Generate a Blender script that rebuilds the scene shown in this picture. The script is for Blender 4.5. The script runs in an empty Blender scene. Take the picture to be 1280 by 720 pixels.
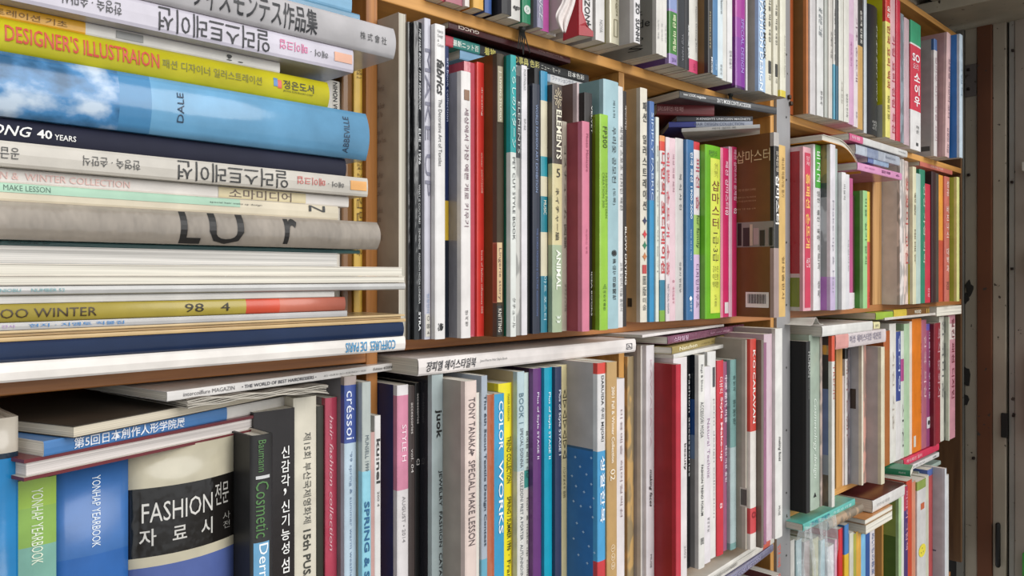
import bpy, bmesh, math, random
from mathutils import Vector, Matrix
random.seed(7)
C = bpy.context.scene.collection
S = bpy.context.scene
# ------------------------------------------------------------------ camera, light, exposure
TH = math.atan(0.99); CO = math.cos(TH); SI = math.sin(TH)
D0 = 0.65            # distance camera - shelf front plane (y = 0)
CZ = 1.45            # camera height
VPX, HY = 1630.0, 345.0
cam = bpy.data.cameras.new('camera'); camo = bpy.data.objects.new('camera', cam); C.objects.link(camo)
camo.location = (0, -D0, CZ); camo.rotation_euler = (math.pi/2, 0, math.atan2(SI, CO) - math.pi/2)
cam.sensor_width = 36; cam.lens = 28.125; cam.shift_y = -15/1280; cam.clip_start = 0.02
S.camera = camo
S.view_settings.view_transform = 'Standard'; S.view_settings.look = 'None'
S.view_settings.exposure = 0.0; S.view_settings.gamma = 1.0
w = bpy.data.worlds.new('world'); S.world = w; w.use_nodes = True
bg = w.node_tree.nodes['Background']; bg.inputs[0].default_value = (0.93, 0.97, 1.0, 1); bg.inputs[1].default_value = 0.73
sun = bpy.data.lights.new('daylight', 'SUN'); sun.energy = 2.5; sun.angle = math.radians(50); sun.color = (1.0, 0.98, 0.95)
suno = bpy.data.objects.new('daylight', sun); C.objects.link(suno)
sd = Vector((0.22, -1.0, 0.45)).normalized()
suno.rotation_euler = sd.to_track_quat('Z', 'Y').to_euler(); suno.location = (1, -3, 3)

# ------------------------------------------------------------------ helpers: pixel of the 1280x720 frame -> real place
def Xat(px, w):
    u = (px-640)/1000; return w*(CO+u*SI)/(SI-u*CO)
def fwd(X, w): return X*CO + w*SI
def pxof(X, w): return 640 + 1000*(X*SI-w*CO)/fwd(X, w)
def solveW(X, px):
    u = (px-640)/1000; return X*(SI-u*CO)/(CO+u*SI)
def zat(py, F): return (HY-py)*F/1000

def lin(c):
    c = c/255; return c/12.92 if c <= 0.04045 else ((c+0.055)/1.055)**2.4
def rgb(h):
    h = h.lstrip('#')
    if len(h) == 3: h = ''.join(a*2 for a in h)
    return tuple(lin(int(h[i:i+2], 16)) for i in (0, 2, 4)) + (1,)
MATS = {}
def mat(h, rough=0.42, kind='card'):
    k = (h, rough, kind)
    if k in MATS: return MATS[k]
    m = bpy.data.materials.new(kind + '_' + h.lstrip('#')); m.use_nodes = True
    nt = m.node_tree; N = nt.nodes; Lk = nt.links; b = N['Principled BSDF']
    col = rgb(h); b.inputs['Roughness'].default_value = rough
    b.inputs['Base Color'].default_value = col
    if kind == 'ink':
        b.inputs['Roughness'].default_value = 0.5; MATS[k] = m; return m
    if kind == 'metal':
        b.inputs['Metallic'].default_value = 0.35
    tc = N.new('ShaderNodeTexCoord')
    def noise(sc, scale, det=3):
        mp = N.new('ShaderNodeMapping'); mp.inputs['Scale'].default_value = sc
        Lk.new(tc.outputs['Object'], mp.inputs[0])
        n = N.new('ShaderNodeTexNoise'); n.inputs['Scale'].default_value = scale; n.inputs['Detail'].default_value = det
        Lk.new(mp.outputs[0], n.inputs[0]); return n
    def mixcol(fac, a, bb):
        x = N.new('ShaderNodeMix'); x.data_type = 'RGBA'
        x.inputs[6].default_value = a; x.inputs[7].default_value = bb; Lk.new(fac, x.inputs[0])
        return x.outputs[2]
    def ramp(src, p0, p1):
        r = N.new('ShaderNodeMapRange'); r.inputs[1].default_value = p0; r.inputs[2].default_value = p1
        Lk.new(src, r.inputs[0]); return r.outputs[0]
    def bump(src, st, dist):
        bm_ = N.new('ShaderNodeBump'); bm_.inputs['Strength'].default_value = st; bm_.inputs['Distance'].default_value = dist
        Lk.new(src, bm_.inputs['Height']); Lk.new(bm_.outputs[0], b.inputs['Normal'])
    dk = tuple(x*0.82 for x in col[:3]) + (1,)
    if kind == 'card':
        n = noise((1, 1, 1), 35, 5); Lk.new(mixcol(ramp(n.outputs[0], .35, .7), dk, col), b.inputs['Base Color'])
        bump(n.outputs[0], 0.15, 0.002)
    elif kind == 'wrap':          # crinkled glossy film over the cover
        n = noise((1, 1, .6), 38, 3); Lk.new(mixcol(ramp(n.outputs[0], .3, .7), dk, col), b.inputs['Base Color'])
        b.inputs['Roughness'].default_value = 0.14; bump(n.outputs[0], 0.7, 0.004)
        b.inputs['Coat Weight'].default_value = 0.6; b.inputs['Coat Roughness'].default_value = 0.08
    elif kind == 'art':           # mottled printed picture
        n = noise((1, 1, .5), 45, 2)
        hsv = N.new('ShaderNodeHueSaturation'); hsv.inputs['Color'].default_value = col; hsv.inputs['Value'].default_value = .55; hsv.inputs['Saturation'].default_value = .8; hsv.inputs['Hue'].default_value = .51
        x = N.new('ShaderNodeMix'); x.data_type = 'RGBA'; x.inputs[7].default_value = col
        Lk.new(ramp(n.outputs[0], .47, .53), x.inputs[0]); Lk.new(hsv.outputs[0], x.inputs[6]); Lk.new(x.outputs[2], b.inputs['Base Color'])
    elif kind == 'cloud':
        n = noise((1, 1, 1.4), 32, 6); cr = N.new('ShaderNodeValToRGB'); e = cr.color_ramp.elements
        e[0].position = .36; e[0].color = rgb('#27577c'); e[1].position = .66; e[1].color = rgb('#c3d2e2')
        x = e.new(.5); x.color = rgb('#4d86b8'); Lk.new(n.outputs[0], cr.inputs[0]); Lk.new(cr.outputs[0], b.inputs['Base Color'])
    elif kind == 'paper':
        n = noise((900, 3, 3), 1, 2); dk2 = tuple(x*0.62 for x in col[:3]) + (1,)
        n2 = noise((1, 1, 1), 20, 3)
        Lk.new(mixcol(ramp(n.outputs[0], .35, .6), dk2, col), b.inputs['Base Color'])
        b.inputs['Roughness'].default_value = 0.8; bump(n.outputs[0], 0.3, 0.001)
    elif kind == 'paperz':
        n = noise((3, 3, 900), 1, 2); dk2 = tuple(x*0.62 for x in col[:3]) + (1,)
        Lk.new(mixcol(ramp(n.outputs[0], .35, .6), dk2, col), b.inputs['Base Color'])
        b.inputs['Roughness'].default_value = 0.8; bump(n.outputs[0], 0.3, 0.001)
    elif kind in ('wood', 'woodv'):
        sc = (2, 25, 60) if kind == 'wood' else (60, 25, 2)
        n = noise(sc, 1.6, 5); n2 = noise((3, 3, 3), 2, 2)
        dkw = tuple(x*y for x, y in zip(col[:3], (.50, .42, .32))) + (1,)
        c1 = mixcol(ramp(n.outputs[0], .28, .55), dkw, col)
        Lk.new(c1, b.inputs['Base Color']); bump(n.outputs[0], 0.35, 0.002)
    elif kind in ('grime', 'metal'):
        n = noise((1, 1, .6), 9, 8); n2 = noise((1, 1, 1), 60, 4)
        c1 = mixcol(ramp(n.outputs[0], .38, .62), dk, col)
        x = N.new('ShaderNodeMix'); x.data_type = 'RGBA'; Lk.new(c1, x.inputs[6]); x.inputs[7].default_value = (0.05, .035, .025, 1)
        r = ramp(n2.outputs[0], .68, .72); Lk.new(r, x.inputs[0]); Lk.new(x.outputs[2], b.inputs['Base Color'])
        bump(n.outputs[0], 0.3, 0.004)
    elif kind == 'cloth':
        n = noise((1, 1, 1), 300, 2); bump(n.outputs[0], 0.4, 0.002); b.inputs['Roughness'].default_value = 0.9
    elif kind == 'film':
        b.inputs['Transmission Weight'].default_value = 0.0; b.inputs['Alpha'].default_value = 0.28
        b.inputs['Roughness'].default_value = 0.08; n = noise((1, 1, 1), 45, 5); bump(n.outputs[0], 1.0, 0.01)
        b.inputs['Specular IOR Level'].default_value = 1.0
    MATS[k] = m; return m

def mesh(name, verts, faces, mats, parent=None, mi=None, smooth=False):
    me = bpy.data.meshes.new(name); me.from_pydata([tuple(v) for v in verts], [], faces)
    for m in mats: me.materials.append(m)
    if mi: me.polygons.foreach_set('material_index', mi)
    if smooth: me.polygons.foreach_set('use_smooth', [True]*len(me.polygons))
    me.update()
    o = bpy.data.objects.new(name, me); C.objects.link(o)
    if parent is not None: o.parent = parent
    return o
def boxvf(x0, x1, y0, y1, z0, z1, b=0.0):
    v = [(x0,y0,z0),(x1,y0,z0),(x1,y1,z0),(x0,y1,z0),(x0,y0,z1),(x1,y0,z1),(x1,y1,z1),(x0,y1,z1)]
    f = [(3,2,1,0),(4,5,6,7),(0,1,5,4),(1,2,6,5),(2,3,7,6),(3,0,4,7)]
    return v, f
def box(name, x0, x1, y0, y1, z0, z1, m, parent=None, bevel=0.0):
    v, f = boxvf(x0, x1, y0, y1, z0, z1)
    o = mesh(name, v, f, [m], parent)
    if bevel:
        md = o.modifiers.new('bevel', 'BEVEL'); md.width = bevel; md.segments = 2; md.limit_method = 'ANGLE'
    return o
def empty(name, loc, label=None, cat=None, group=None, kind=None, rz=0, ry=0):
    o = bpy.data.objects.new(name, None); C.objects.link(o); o.location = loc
    o.rotation_euler = (0, ry, rz); o.empty_display_size = 0.05
    if label: o['label'] = label
    if cat: o['category'] = cat
    if group: o['group'] = group
    if kind: o['kind'] = kind
    return o
def tag(o, label=None, cat=None, group=None, kind=None):
    if label: o['label'] = label
    if cat: o['category'] = cat
    if group: o['group'] = group
    if kind: o['kind'] = kind
    return o

# ------------------------------------------------------------------ books
TEXTS = []
NB = [0]
def book(X, w, zb, L, T, Dp, col, label, cat='book', group=None, orient='up', hard=False, bands=(), face=None, fbands=(),
         txt=(), patch=(), fpatch=(), ftxt=(), gloss=None, kind='card', rev=False, yaw=0, lean=0, paper='#e6e0d2', name='book', frac=None, tvis=0, bulge=None, fkind=None):
    """one book: empty > cover, page_block, titles.  (t across spine, d depth, l along spine, l=L is the top / left end)"""
    root = empty(name, (X, w-D0, zb+CZ), label, cat, group, rz=yaw, ry=lean)
    NB[0] += 1
    if orient == 'up': M = lambda t, d, l: (t, d, l)
    elif orient == 'lie': M = lambda t, d, l: (L-l, d, t)
    else: M = lambda t, d, l: (l, d, T-t)
    rough = gloss if gloss is not None else random.choice((.3, .36, .42, .5))
    b = bulge if bulge is not None else (min(.0045, T*.14) if hard else min(.0012, T*.08))
    c = .0024 if hard else .0006
    c = min(c, T*.2)
    n = 8 if (hard or b > .002) else 4
    f = lambda t: b*(2*t/T-1)**4 if not hard else b*(2*t/T-1)**2
    ts = [T*i/n for i in range(n+1)]
    if not hard: ts = [0, T*.12, T*.5, T*.88, T]; n = 4
    outer = [(0, Dp), (0, b+.006)] + [(t, f(t)) for t in ts] + [(T, b+.006), (T, Dp)]
    inner = [(c, Dp), (c, b+.006)] + [(min(max(t, c), T-c), f(t)+c) for t in ts] + [(T-c, b+.006), (T-c, Dp)]
    if rev:       # spine at the back, fore-edge towards the viewer
        outer = [(t, Dp-d) for t, d in outer]; inner = [(t, Dp-d) for t, d in inner]
    K = len(outer)
    cuts = {0.0, 1.0}
    for q in list(bands) + list(fbands): cuts.add(min(1, max(0, q[0]))); cuts.add(min(1, max(0, q[1])))
    cuts = sorted(cuts)
    mats = []; mid = {}
    def mi_(cc, kk):
        kk2 = (cc, kk)
        if kk2 not in mid: mid[kk2] = len(mats); mats.append(mat(cc, rough, kk))
        return mid[kk2]
    def colat(fm, isface):
        r, kk = (col, kind)
        if isface and face: r = face  # own side colour; on several books it has the side's shade painted in
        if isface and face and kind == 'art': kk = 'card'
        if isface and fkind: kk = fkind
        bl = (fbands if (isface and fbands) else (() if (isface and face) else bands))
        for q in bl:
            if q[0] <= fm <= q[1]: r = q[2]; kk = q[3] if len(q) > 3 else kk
        return mi_(r, kk)
    V = []; F = []; MI = []
    for fr in cuts:
        l = L*(1-fr)
        V += [M(t, d, l) for t, d in outer]; V += [M(t, d, l) for t, d in inner]
    for j in range(len(cuts)-1):
        fm = (cuts[j]+cuts[j+1])/2; a0 = j*2*K; a1 = a0+2*K
        for i in range(K-1):
            F.append((a0+i, a0+i+1, a1+i+1, a1+i)); MI.append(colat(fm, i in (0, K-2)))
            F.append((a1+K+i, a1+K+i+1, a0+K+i+1, a0+K+i)); MI.append(mi_('#cfc8ba', 'card'))
        for i in (0, K-1):
            F.append((a0+i, a1+i, a1+K+i, a0+K+i)); MI.append(colat(fm, True))
    for a0 in (0, (len(cuts)-1)*2*K):
        fm = 0.0 if a0 == 0 else 1.0
        for i in range(K-1):
            F.append((a0+i, a0+K+i, a0+K+i+1, a0+i+1)); MI.append(colat(fm, False))
    if orient != 'up' or rev: pass
    cv = mesh('cover', V, F, mats, root, MI)
    if hard or b > .002:
        sm = [False]*len(F); q_ = 0
        for j in range(len(cuts)-1):
            for i in range(K-1):
                if 2 <= i <= K-4: sm[q_] = True
                q_ += 2
            q_ += 2
        cv.data.polygons.foreach_set('use_smooth', sm)
    ov = .003 if hard else .0004
    p0, p1 = (b+c, Dp-ov) if not rev else (ov, Dp-b-c)
    c2 = c+.0001 if T-2*c > .001 else 0.0
    q = [M(t, d, l) for t in (c2, T-c2) for d in (p0, p1) for l in (ov, L-ov)]
    xs = [v[0] for v in q]; ys = [v[1] for v in q]; zs = [v[2] for v in q]
    vv, ff = boxvf(min(xs), max(xs), min(ys), max(ys), min(zs), max(zs))
    if ov > .0021 and True:
        pass
    mesh('page_block', vv, ff, [mat(paper, .8, 'paper' if orient == 'up' else 'paperz')], root)
    df = (lambda t: f(min(max(t, 0), T))) if not rev else (lambda t: ov)
    fr_ = frac or (lambda p: p)
    def addrect(nm, t0, t1, f0, f1, cc, lab=None, eps=.0004):
        m_ = 8 if b > .0005 else 1
        V = []; F = []
        for i in range(m_+1):
            t = t0+(t1-t0)*i/m_
            V += [M(t, df(t)-eps, L*(1-f0)), M(t, df(t)-eps, L*(1-f1))]
        for i in range(m_): F.append((2*i, 2*i+1, 2*i+3, 2*i+2))
        mesh(nm, V, F, [mat(cc, rough, 'card')], root)
    for q in patch:
        addrect('spine_label', T*(tvis+(1-tvis)*q[2]), T*(tvis+(1-tvis)*q[3]), fr_(q[0]), fr_(q[1]), q[4])
    last = None
    for n_, q in enumerate(fpatch):      # d0,d1,p0,p1,color on the left board
        e_ = .0003+.00012*n_
        V = [M(-e_, q[0], L*(1-fr_(q[2]))), M(-e_, q[1], L*(1-fr_(q[2]))), M(-e_, q[1], L*(1-fr_(q[3]))), M(-e_, q[0], L*(1-fr_(q[3])))]
        bar = last is not None and abs(q[1]-q[0]) < .006 and q[4] in ('#2b2b2e', '#333333')
        o_ = mesh('barcode_bar' if bar else 'cover_label', V, [(0, 1, 2, 3)], [mat(q[4], rough, q[5] if len(q) > 5 else 'card')], last if bar else root)
        if not bar: last = o_
    for q in txt:
        s, p0, p1 = q[0], q[1], q[2]
        a, bb = (q[3], q[4]) if len(q) > 4 else (.25, .75)
        cc = q[5] if len(q) > 5 else '#222222'; mode = q[6] if len(q) > 6 else 'r'
        ex = q[7] if len(q) > 7 else {}
        TEXTS.append((root, s, mode, T*(tvis+(1-tvis)*a), T*(tvis+(1-tvis)*bb), L*(1-fr_(p0)), L*(1-fr_(p1)), cc, M, df, ex))
    for q in ftxt:        # s, d0, d1, p0, p1, color, mode
        s, d0, d1, p0, p1, cc = q[:6]
        Mf = lambda t, d, l, M=M: M(d-.0002, -t, l)   # plane swap: t axis is -depth, d axis is -x
        TEXTS.append((root, s, q[6] if len(q) > 6 else 'h', -d1, -d0, L*(1-fr_(p0)), L*(1-fr_(p1)), cc, Mf, (lambda t: 0), {}))
    return root

def flush_texts():
    """all strings of one weight are set as lines of a single text object (quick), then cut apart"""
    groups = {}
    def q_(ex): return ((0, .01, .022)[0 if ex.get('bold', 0) < .008 else (1 if ex.get('bold', 0) < .025 else 2)], .3 if ex.get('shear', 0) else 0)
    for q in TEXTS:
        g = groups.setdefault(q_(q[10]), {})
        for ln in (list(q[1]) if q[2] == 's' and '\n' not in q[1] else q[1].split('\n')): g.setdefault(ln, len(g))
    data = {}; objs = []
    for k, g in groups.items():
        cu = bpy.data.curves.new('title', 'FONT'); cu.body = '\n'.join(g); cu.resolution_u = 2
        cu.offset = k[0]; cu.shear = k[1]; cu.space_line = 4
        o = bpy.data.objects.new('title', cu); C.objects.link(o); objs.append((k, g, o))
    bpy.context.view_layer.update()
    dg = bpy.context.evaluated_depsgraph_get()
    for k, g, o in objs:
        me = bpy.data.meshes.new_from_object(o.evaluated_get(dg))
        co = [tuple(v.co) for v in me.vertices]; names = list(g)
        per = {}
        for p in me.polygons:
            vi = tuple(p.vertices); y = sum(co[i][1] for i in vi)/len(vi)
            per.setdefault(int(round(-(y-.35)/4)), []).append(vi)
        for li, fs in per.items():
            ids = {}; V = []; F = []
            for f in fs:
                r = []
                for i in f:
                    if i not in ids: ids[i] = len(V); V.append((co[i][0]-k[1]*4*li*0, co[i][1]+4*li))
                    r.append(ids[i])
                F.append(tuple(r))
            if li < len(names): data[(k, names[li])] = (V, F)
        bpy.data.meshes.remove(me); cu = o.data; bpy.data.objects.remove(o); bpy.data.curves.remove(cu)
    for root, s, mode, ta, tb, la, lb, cc, M, df, ex in TEXTS:
        k = q_(ex); lines = list(s) if (mode == 's' and '\n' not in s) else s.split('\n')
        V = []; F = []
        for n_, ln in enumerate(lines):
            if (k, ln) not in data: continue
            v, f = data[(k, ln)]; x0 = min(p[0] for p in v); x1 = max(p[0] for p in v)
            ox = -(x0+x1)/2 if mode == 's' else -x0
            base = len(V); V += [(p[0]+ox, p[1]-n_*1.08) for p in v]; F += [tuple(i+base for i in ff) for ff in f]
        if not V: continue
        x0 = min(v[0] for v in V); x1 = max(v[0] for v in V); y0 = min(v[1] for v in V); y1 = max(v[1] for v in V)
        flat = []
        for x, y in V:
            fx = (x-x0)/(x1-x0 or 1); fy = (y-y0)/(y1-y0 or 1)
            if mode == 'r': t = ta+(tb-ta)*fy; l = la+(lb-la)*fx
            elif mode == 'u': t = tb+(ta-tb)*fy; l = lb+(la-lb)*fx
            elif mode == 'v': t = ta+(tb-ta)*fx; l = la+(lb-la)*fx
            else: t = ta+(tb-ta)*fx; l = lb+(la-lb)*fy
            flat.append((t, l))
        curv = max(df(ta), df(tb), df((ta+tb)/2))-min(df(ta), df(tb), df((ta+tb)/2))
        if curv > .0003:                 # follow the rounded spine
            bmx = bmesh.new(); vs = [bmx.verts.new((t, l, 0)) for t, l in flat]
            for f in F:
                try: bmx.faces.new([vs[i] for i in f])
                except ValueError: pass
            for i in range(1, 7):
                c0 = ta+(tb-ta)*i/7
                bmesh.ops.bisect_plane(bmx, geom=bmx.verts[:]+bmx.edges[:]+bmx.faces[:], plane_co=(c0, 0, 0), plane_no=(1, 0, 0))
            bmx.verts.index_update(); flat = [(v.co.x, v.co.y) for v in bmx.verts]; F = [tuple(v.index for v in f.verts) for f in bmx.faces]
            bmx.free()
        mesh('spine_title', [M(t, df(t)-.0006, l) for t, l in flat], F, [mat(cc, .5, 'ink')], root)

def row(zb, Xstart, px0, Ynom, entries, group, Dp=.205, zmax=9):
    Xp = Xstart; pp = px0; wp = D0+Ynom; res = []
    for e in entries:
        x0, x1, yt, label, col = e[:5]; kw = dict(e[5]) if len(e) > 5 else {}
        wn = D0+Ynom; gap = kw.pop('gap', 0); dp = kw.pop('Dp', Dp); zbb = zb + kw.pop('dz', 0)
        Xp += gap
        slack = kw.pop('slack', .009)
        if 'Y' in kw: wn = D0+kw.pop('Y')
        if 'yb' in kw: wn = min(max(zbb*CO/((HY-kw.pop('yb'))/(VPX-x1)), .56), .66); forced = True
        else: forced = False
        hidden = x1 < pp-1
        if hidden:                       # stands further back, seen above a neighbour
            w = solveW(Xp+.004, x1); X0 = Xp+.0003; X1 = Xp+.004
        elif x0 > pp+1.2:                # a strip of its left side is in view
            w = min(max(solveW(Xp, x0), D0-.10), D0+.05)
            if forced: w = wn if Xat(x0, wn) > Xp else w
            X0 = max(Xat(x0, w), Xp+.0002)
            if X0-Xp > .02 and not forced: pass
            elif X0-Xp < .0015: X0 = Xp+.0002
            X1 = Xat(x1, w)
        else:
            T0 = Xat(x1, wp)-Xat(max(pp, x0-1.2), wp); w = wn
            X1 = Xat(x1, w)
            if X1-Xp > T0+slack: w = solveW(Xp+T0+slack, x1); X1 = Xat(x1, w)
            if X1-Xp < max(.002, T0*.7): w = solveW(Xp+max(.002, T0*.7), x1); X1 = Xat(x1, w)
            X0 = Xp+.0002
        if X1-X0 < .0015: print('THIN', label, round(X1-X0, 4), 'w', round(w-D0, 3)); X1 = X0+.0015
        F = fwd(X0, w); h = kw.pop('h', None)
        zt = min(zat(yt, F), kw.pop('zmax', zmax)) if h is None else zbb+h
        dof = lambda p, X0=X0, w=w: solveW(X0, p)-w
        if 'fpatch' in kw: kw['fpatch'] = [((dof(q[1]), dof(q[0])) if q[0] > 1 else (q[0], q[1]))+tuple(q[2:]) for q in kw['fpatch']]
        if 'ftxt' in kw: kw['ftxt'] = [(q[0],)+((dof(q[2]), dof(q[1])) if q[1] > 1 else (q[1], q[2]))+tuple(q[3:]) for q in kw['ftxt']]
        L = zt-zbb
        ybp = HY-zbb*1000/F; ytp = HY-zt*1000/F
        fr = lambda p, ytp=ytp, ybp=ybp: (p-ytp)/(ybp-ytp)
        for k in ('bands', 'fbands'):
            if k in kw: kw[k] = [(min(1, max(0, fr(q[0]))), min(1, max(0, fr(q[1])))) + tuple(q[2:]) for q in kw[k]]
        if w-D0 < -.08 or w-D0 > .01 or X0-Xp > .01: print('ROW', label[:44], 'px', x0, 'Y', round(w-D0, 3), 'gap', round(X0-Xp, 3), 'T', round(X1-X0, 3))
        kw['tvis'] = min(.8, max(0, (Xat(max(x0, pp if not hidden else x0), w)-X0)/(X1-X0)))
        o = book(X0, w, zbb, L, X1-X0, dp, col, label, group=kw.pop('group', group), frac=fr, **kw)
        res.append(o); Xp = X1
        if not hidden: pp = x1; wp = w
    return Xp

def lying(xl, ytl, ybl, xr, ybr, label, col, YL=None, zb=None, par=False, Dp=.205, group=None, flip=False, **kw):
    if zb is None:
        wL = D0+YL; XL = Xat(xl, wL); F = fwd(XL, wL); zb = zat(ybl, F)
    else:
        if YL is None:
            F = zb*1000/(HY-ybl); R = (xl-640)/1000*F; XL = F*CO+R*SI; wL = F*SI-R*CO
        else:
            wL = D0+YL; XL = Xat(xl, wL); F = fwd(XL, wL)
    if par or ybr is None: wR = wL; XR = Xat(xr, wR)
    else:
        F2 = zb*1000/(HY-ybr); R = (xr-640)/1000*F2; XR = F2*CO+R*SI; wR = F2*SI-R*CO
    T = (ybl-ytl)*F/1000; yaw = math.atan2(wR-wL, XR-XL); L = math.hypot(wR-wL, XR-XL)
    print('LIE %-30s Y %.3f..%.3f X %.3f..%.3f zb %.4f T %.4f L %.3f' % (label[:30], wL-D0, wR-D0, XL, XR, zb, T, L))
    def fr(p):
        u = (p-640)/1000; a = math.cos(yaw); b_ = math.sin(yaw)
        # ray through pixel meets the spine line
        s_ = ((CO+u*SI)*wL-(SI-u*CO)*XL)/((SI-u*CO)*a-(CO+u*SI)*b_)
        return s_/L
    for k in ('bands', 'fbands'):
        if k in kw: kw[k] = [(min(1, max(0, fr(q[0]))), min(1, max(0, fr(q[1])))) + tuple(q[2:]) for q in kw[k]]
    o = book(XL, wL, zb, L, T, Dp, col, label, group=group, frac=fr if not flip else (lambda p: 1-fr(p)), orient='flip' if flip else 'lie', yaw=yaw, **kw)
    if 'bands' in kw and flip: pass
    return o
# ------------------------------------------------------------------ the bookcase (structure of boards and posts)
PINE = mat('#d39a50', .5, 'wood'); PINEV = mat('#cf9850', .5, 'woodv'); BROWN = mat('#a86c36', .5, 'wood'); BROWNV = mat('#b07438', .5, 'woodv'); BACK = mat('#6b4a2a', .7, 'woodv')  # second wood pair is only a darker brown tone
XA, XB, XC, XD, XE = .085, .4545, .8605, 1.3036, 2.36      # bay edges along the shelf
Z0, Z1, Z1b, Z2, Z2b, Z3, Z3b, Z4 = .624, .287, .2734, -.0615, -.0755, -.415, -.429, -.765
DEP = .30
bc = empty('bookcase', (0, 0, CZ+Z4-.016), 'long wooden bookcase with boards and dividers running along the alley wall', 'bookcase')
bz = lambda z: z-(Z4-.016)
def board(x0, x1, zt, zb, m): return box('shelf_board', x0, x1, 0, DEP, bz(zb), bz(zt), m, bc, .001)
board(-.35, XD-.016, Z0+.014, Z0, PINE); board(XD+.05, XE, Z0+.014, Z0, PINE)
board(XB+.0135, XD-.016, Z1, Z1b, PINE); board(-.35, XB, Z1+.013, Z1, PINE); board(XD+.05, XE, Z1, Z1b, PINE)
board(XB+.0135, XD-.016, Z2, Z2b, BROWN); board(-.35, XB, -.068, -.0845, BROWN); board(XD+.05, XE, Z2, Z2b, BROWN)
board(XB+.0135, XD-.016, Z3, Z3b, PINE); board(-.35, XB, Z3, Z3b, PINE); board(XD+.05, 1.80, Z3, Z3b, PINE)
board(-.35, XD-.016, Z4, Z4-.016, PINE); board(XD+.05, 2.27, Z4, Z4-.016, BROWN)
for x0, x1, za, zb_, m in ((XB, XB+.0135, Z4, Z0, BROWNV), (XC, XC+.012, Z4, Z3b, PINEV), (XC, XC+.012, Z3, Z2b, PINEV), (XC, XC+.012, Z2, Z1b, PINEV),
                      (XD-.016, XD-.003, Z4, Z0+.014, PINEV), (XD+.04, XD+.05, Z4, Z0+.014, PINEV), (XE, XE+.012, Z4, Z0+.014, BACK)):
    box('divider', x0, x1, .0006 if x0 != XB else 0, DEP-.0006, bz(za), bz(zb_), m, bc, .001)
for x0 in (1.5529,):
    box('divider', x0, x0+.03, -.002, DEP-.001, bz(Z3), bz(Z2b-.03), PINEV, bc, .001)
box('divider', 1.795, 1.8035, -.001, DEP-.001, bz(Z4), bz(Z3b), PINEV, bc, .001)
box('divider', 1.7444, 1.7955, .0, .19, bz(Z2), bz(.222), mat('#c99a62', .5, 'woodv'), bc, .001)
for x0, x1 in ((-.35, XB), (XB+.0135, XC), (XC+.012, XD-.016), (XD+.05, XE)):
    box('back_panel', x0, x1, DEP, DEP+.006, bz(Z4), bz(Z0+.014), BACK, bc)
# perforated grey metal upright between the bays
mp = empty('metal_post', (XD-.0015, -.0035, CZ+Z4-.016), 'grey perforated metal upright post dividing the two bookcase bays', 'post')
box('front_flange', 0, .0505, 0, .0022, 0, Z0-Z4+.2, mat('#a7a5a6', .45, 'metal'), mp)
box('side_flange', 0, .0022, .0022, .035, 0, Z0-Z4+.2, mat('#a7a5a6', .45, 'metal'), mp)
def disc(x, y, z, r, n=10, ax='y'):
    return [(x+r*math.cos(6.2832*i/n), y, z+r*math.sin(6.2832*i/n)) for i in range(n)], [tuple(range(n))]
V = []; F = []
for i in range(12):
    for dx in (.036,):
        v, f = disc(dx, -.0004, .07+i*.11, .002); F.append(tuple(k+len(V) for k in f[0])); V += v
h_ = mesh('bolt_holes', V, F, [mat('#15130f', .7)], mp); h_['kind'] = 'stuff'
v, f = disc(0, 0, 0, .005, 12)
for (px, py) in ((983, 122), (985, 130)):
    X = Xat(px, D0); z = zat(py, fwd(X, D0)); o = box('bolt', X-(XD-.0015)-.004, X-(XD-.0015)+.004, -.005, 0, z-Z4+.016-.004, z-Z4+.016+.004, mat('#4a3524', .5, 'metal'), mp, .002)

K = '#1c1c1e'
W = '#ece7e4'
# ------------------------------------------------------------------ left bay: the tall stack of books lying on their sides
GS = 'books lying in the tall stack at the left'
LX = .085
def stack(items, z):
    ZB = []
    for e in items:
        F = fwd(Xat(e[0], e[3]), e[3]); q = zat(e[2], F); ZB.append(max(q, ZB[-1]+.002) if ZB else z)
    ZB.append(ZB[-1]+.0155)
    for k_, e in enumerate(items):
        z = ZB[k_]
        xr, yt, yb, w, label, col = e[:6]; kw = dict(e[6]) if len(e) > 6 else {}
        XL = kw.pop('XL', LX)
        if w is None:
            F = z*1000/(HY-yb); R = (xr-640)/1000*F; w = F*SI-R*CO; w = min(max(w, .55), .645)
        XR = Xat(xr, w); F = fwd(XR, w); kw.pop('T', 0); T = ZB[k_+1]-z-.0003; L = XR-XL
        dz = kw.pop('dz', 0)
        print('ST %-28s w %.3f zb %.4f want %.4f T %.4f XR %.3f' % (label[:28], w, z, zat(yb, F), T, XR))
        fr = lambda p, w=w, L=L: (Xat(p, w)-XL)/L
        for k in ('bands',):
            if k in kw: kw[k] = [(max(0, fr(q[0])), min(1, fr(q[1]))) + tuple(q[2:]) for q in kw[k]]
        flip = kw.pop('flip', False)
        book(XL, w, z, L, T, kw.pop('Dp', .20), col, label, cat=kw.pop('cat', 'book'), group=GS, orient='flip' if flip else 'lie', frac=(lambda p, fr=fr: 1-fr(p)) if flip else fr, **kw)
    return z
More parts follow.
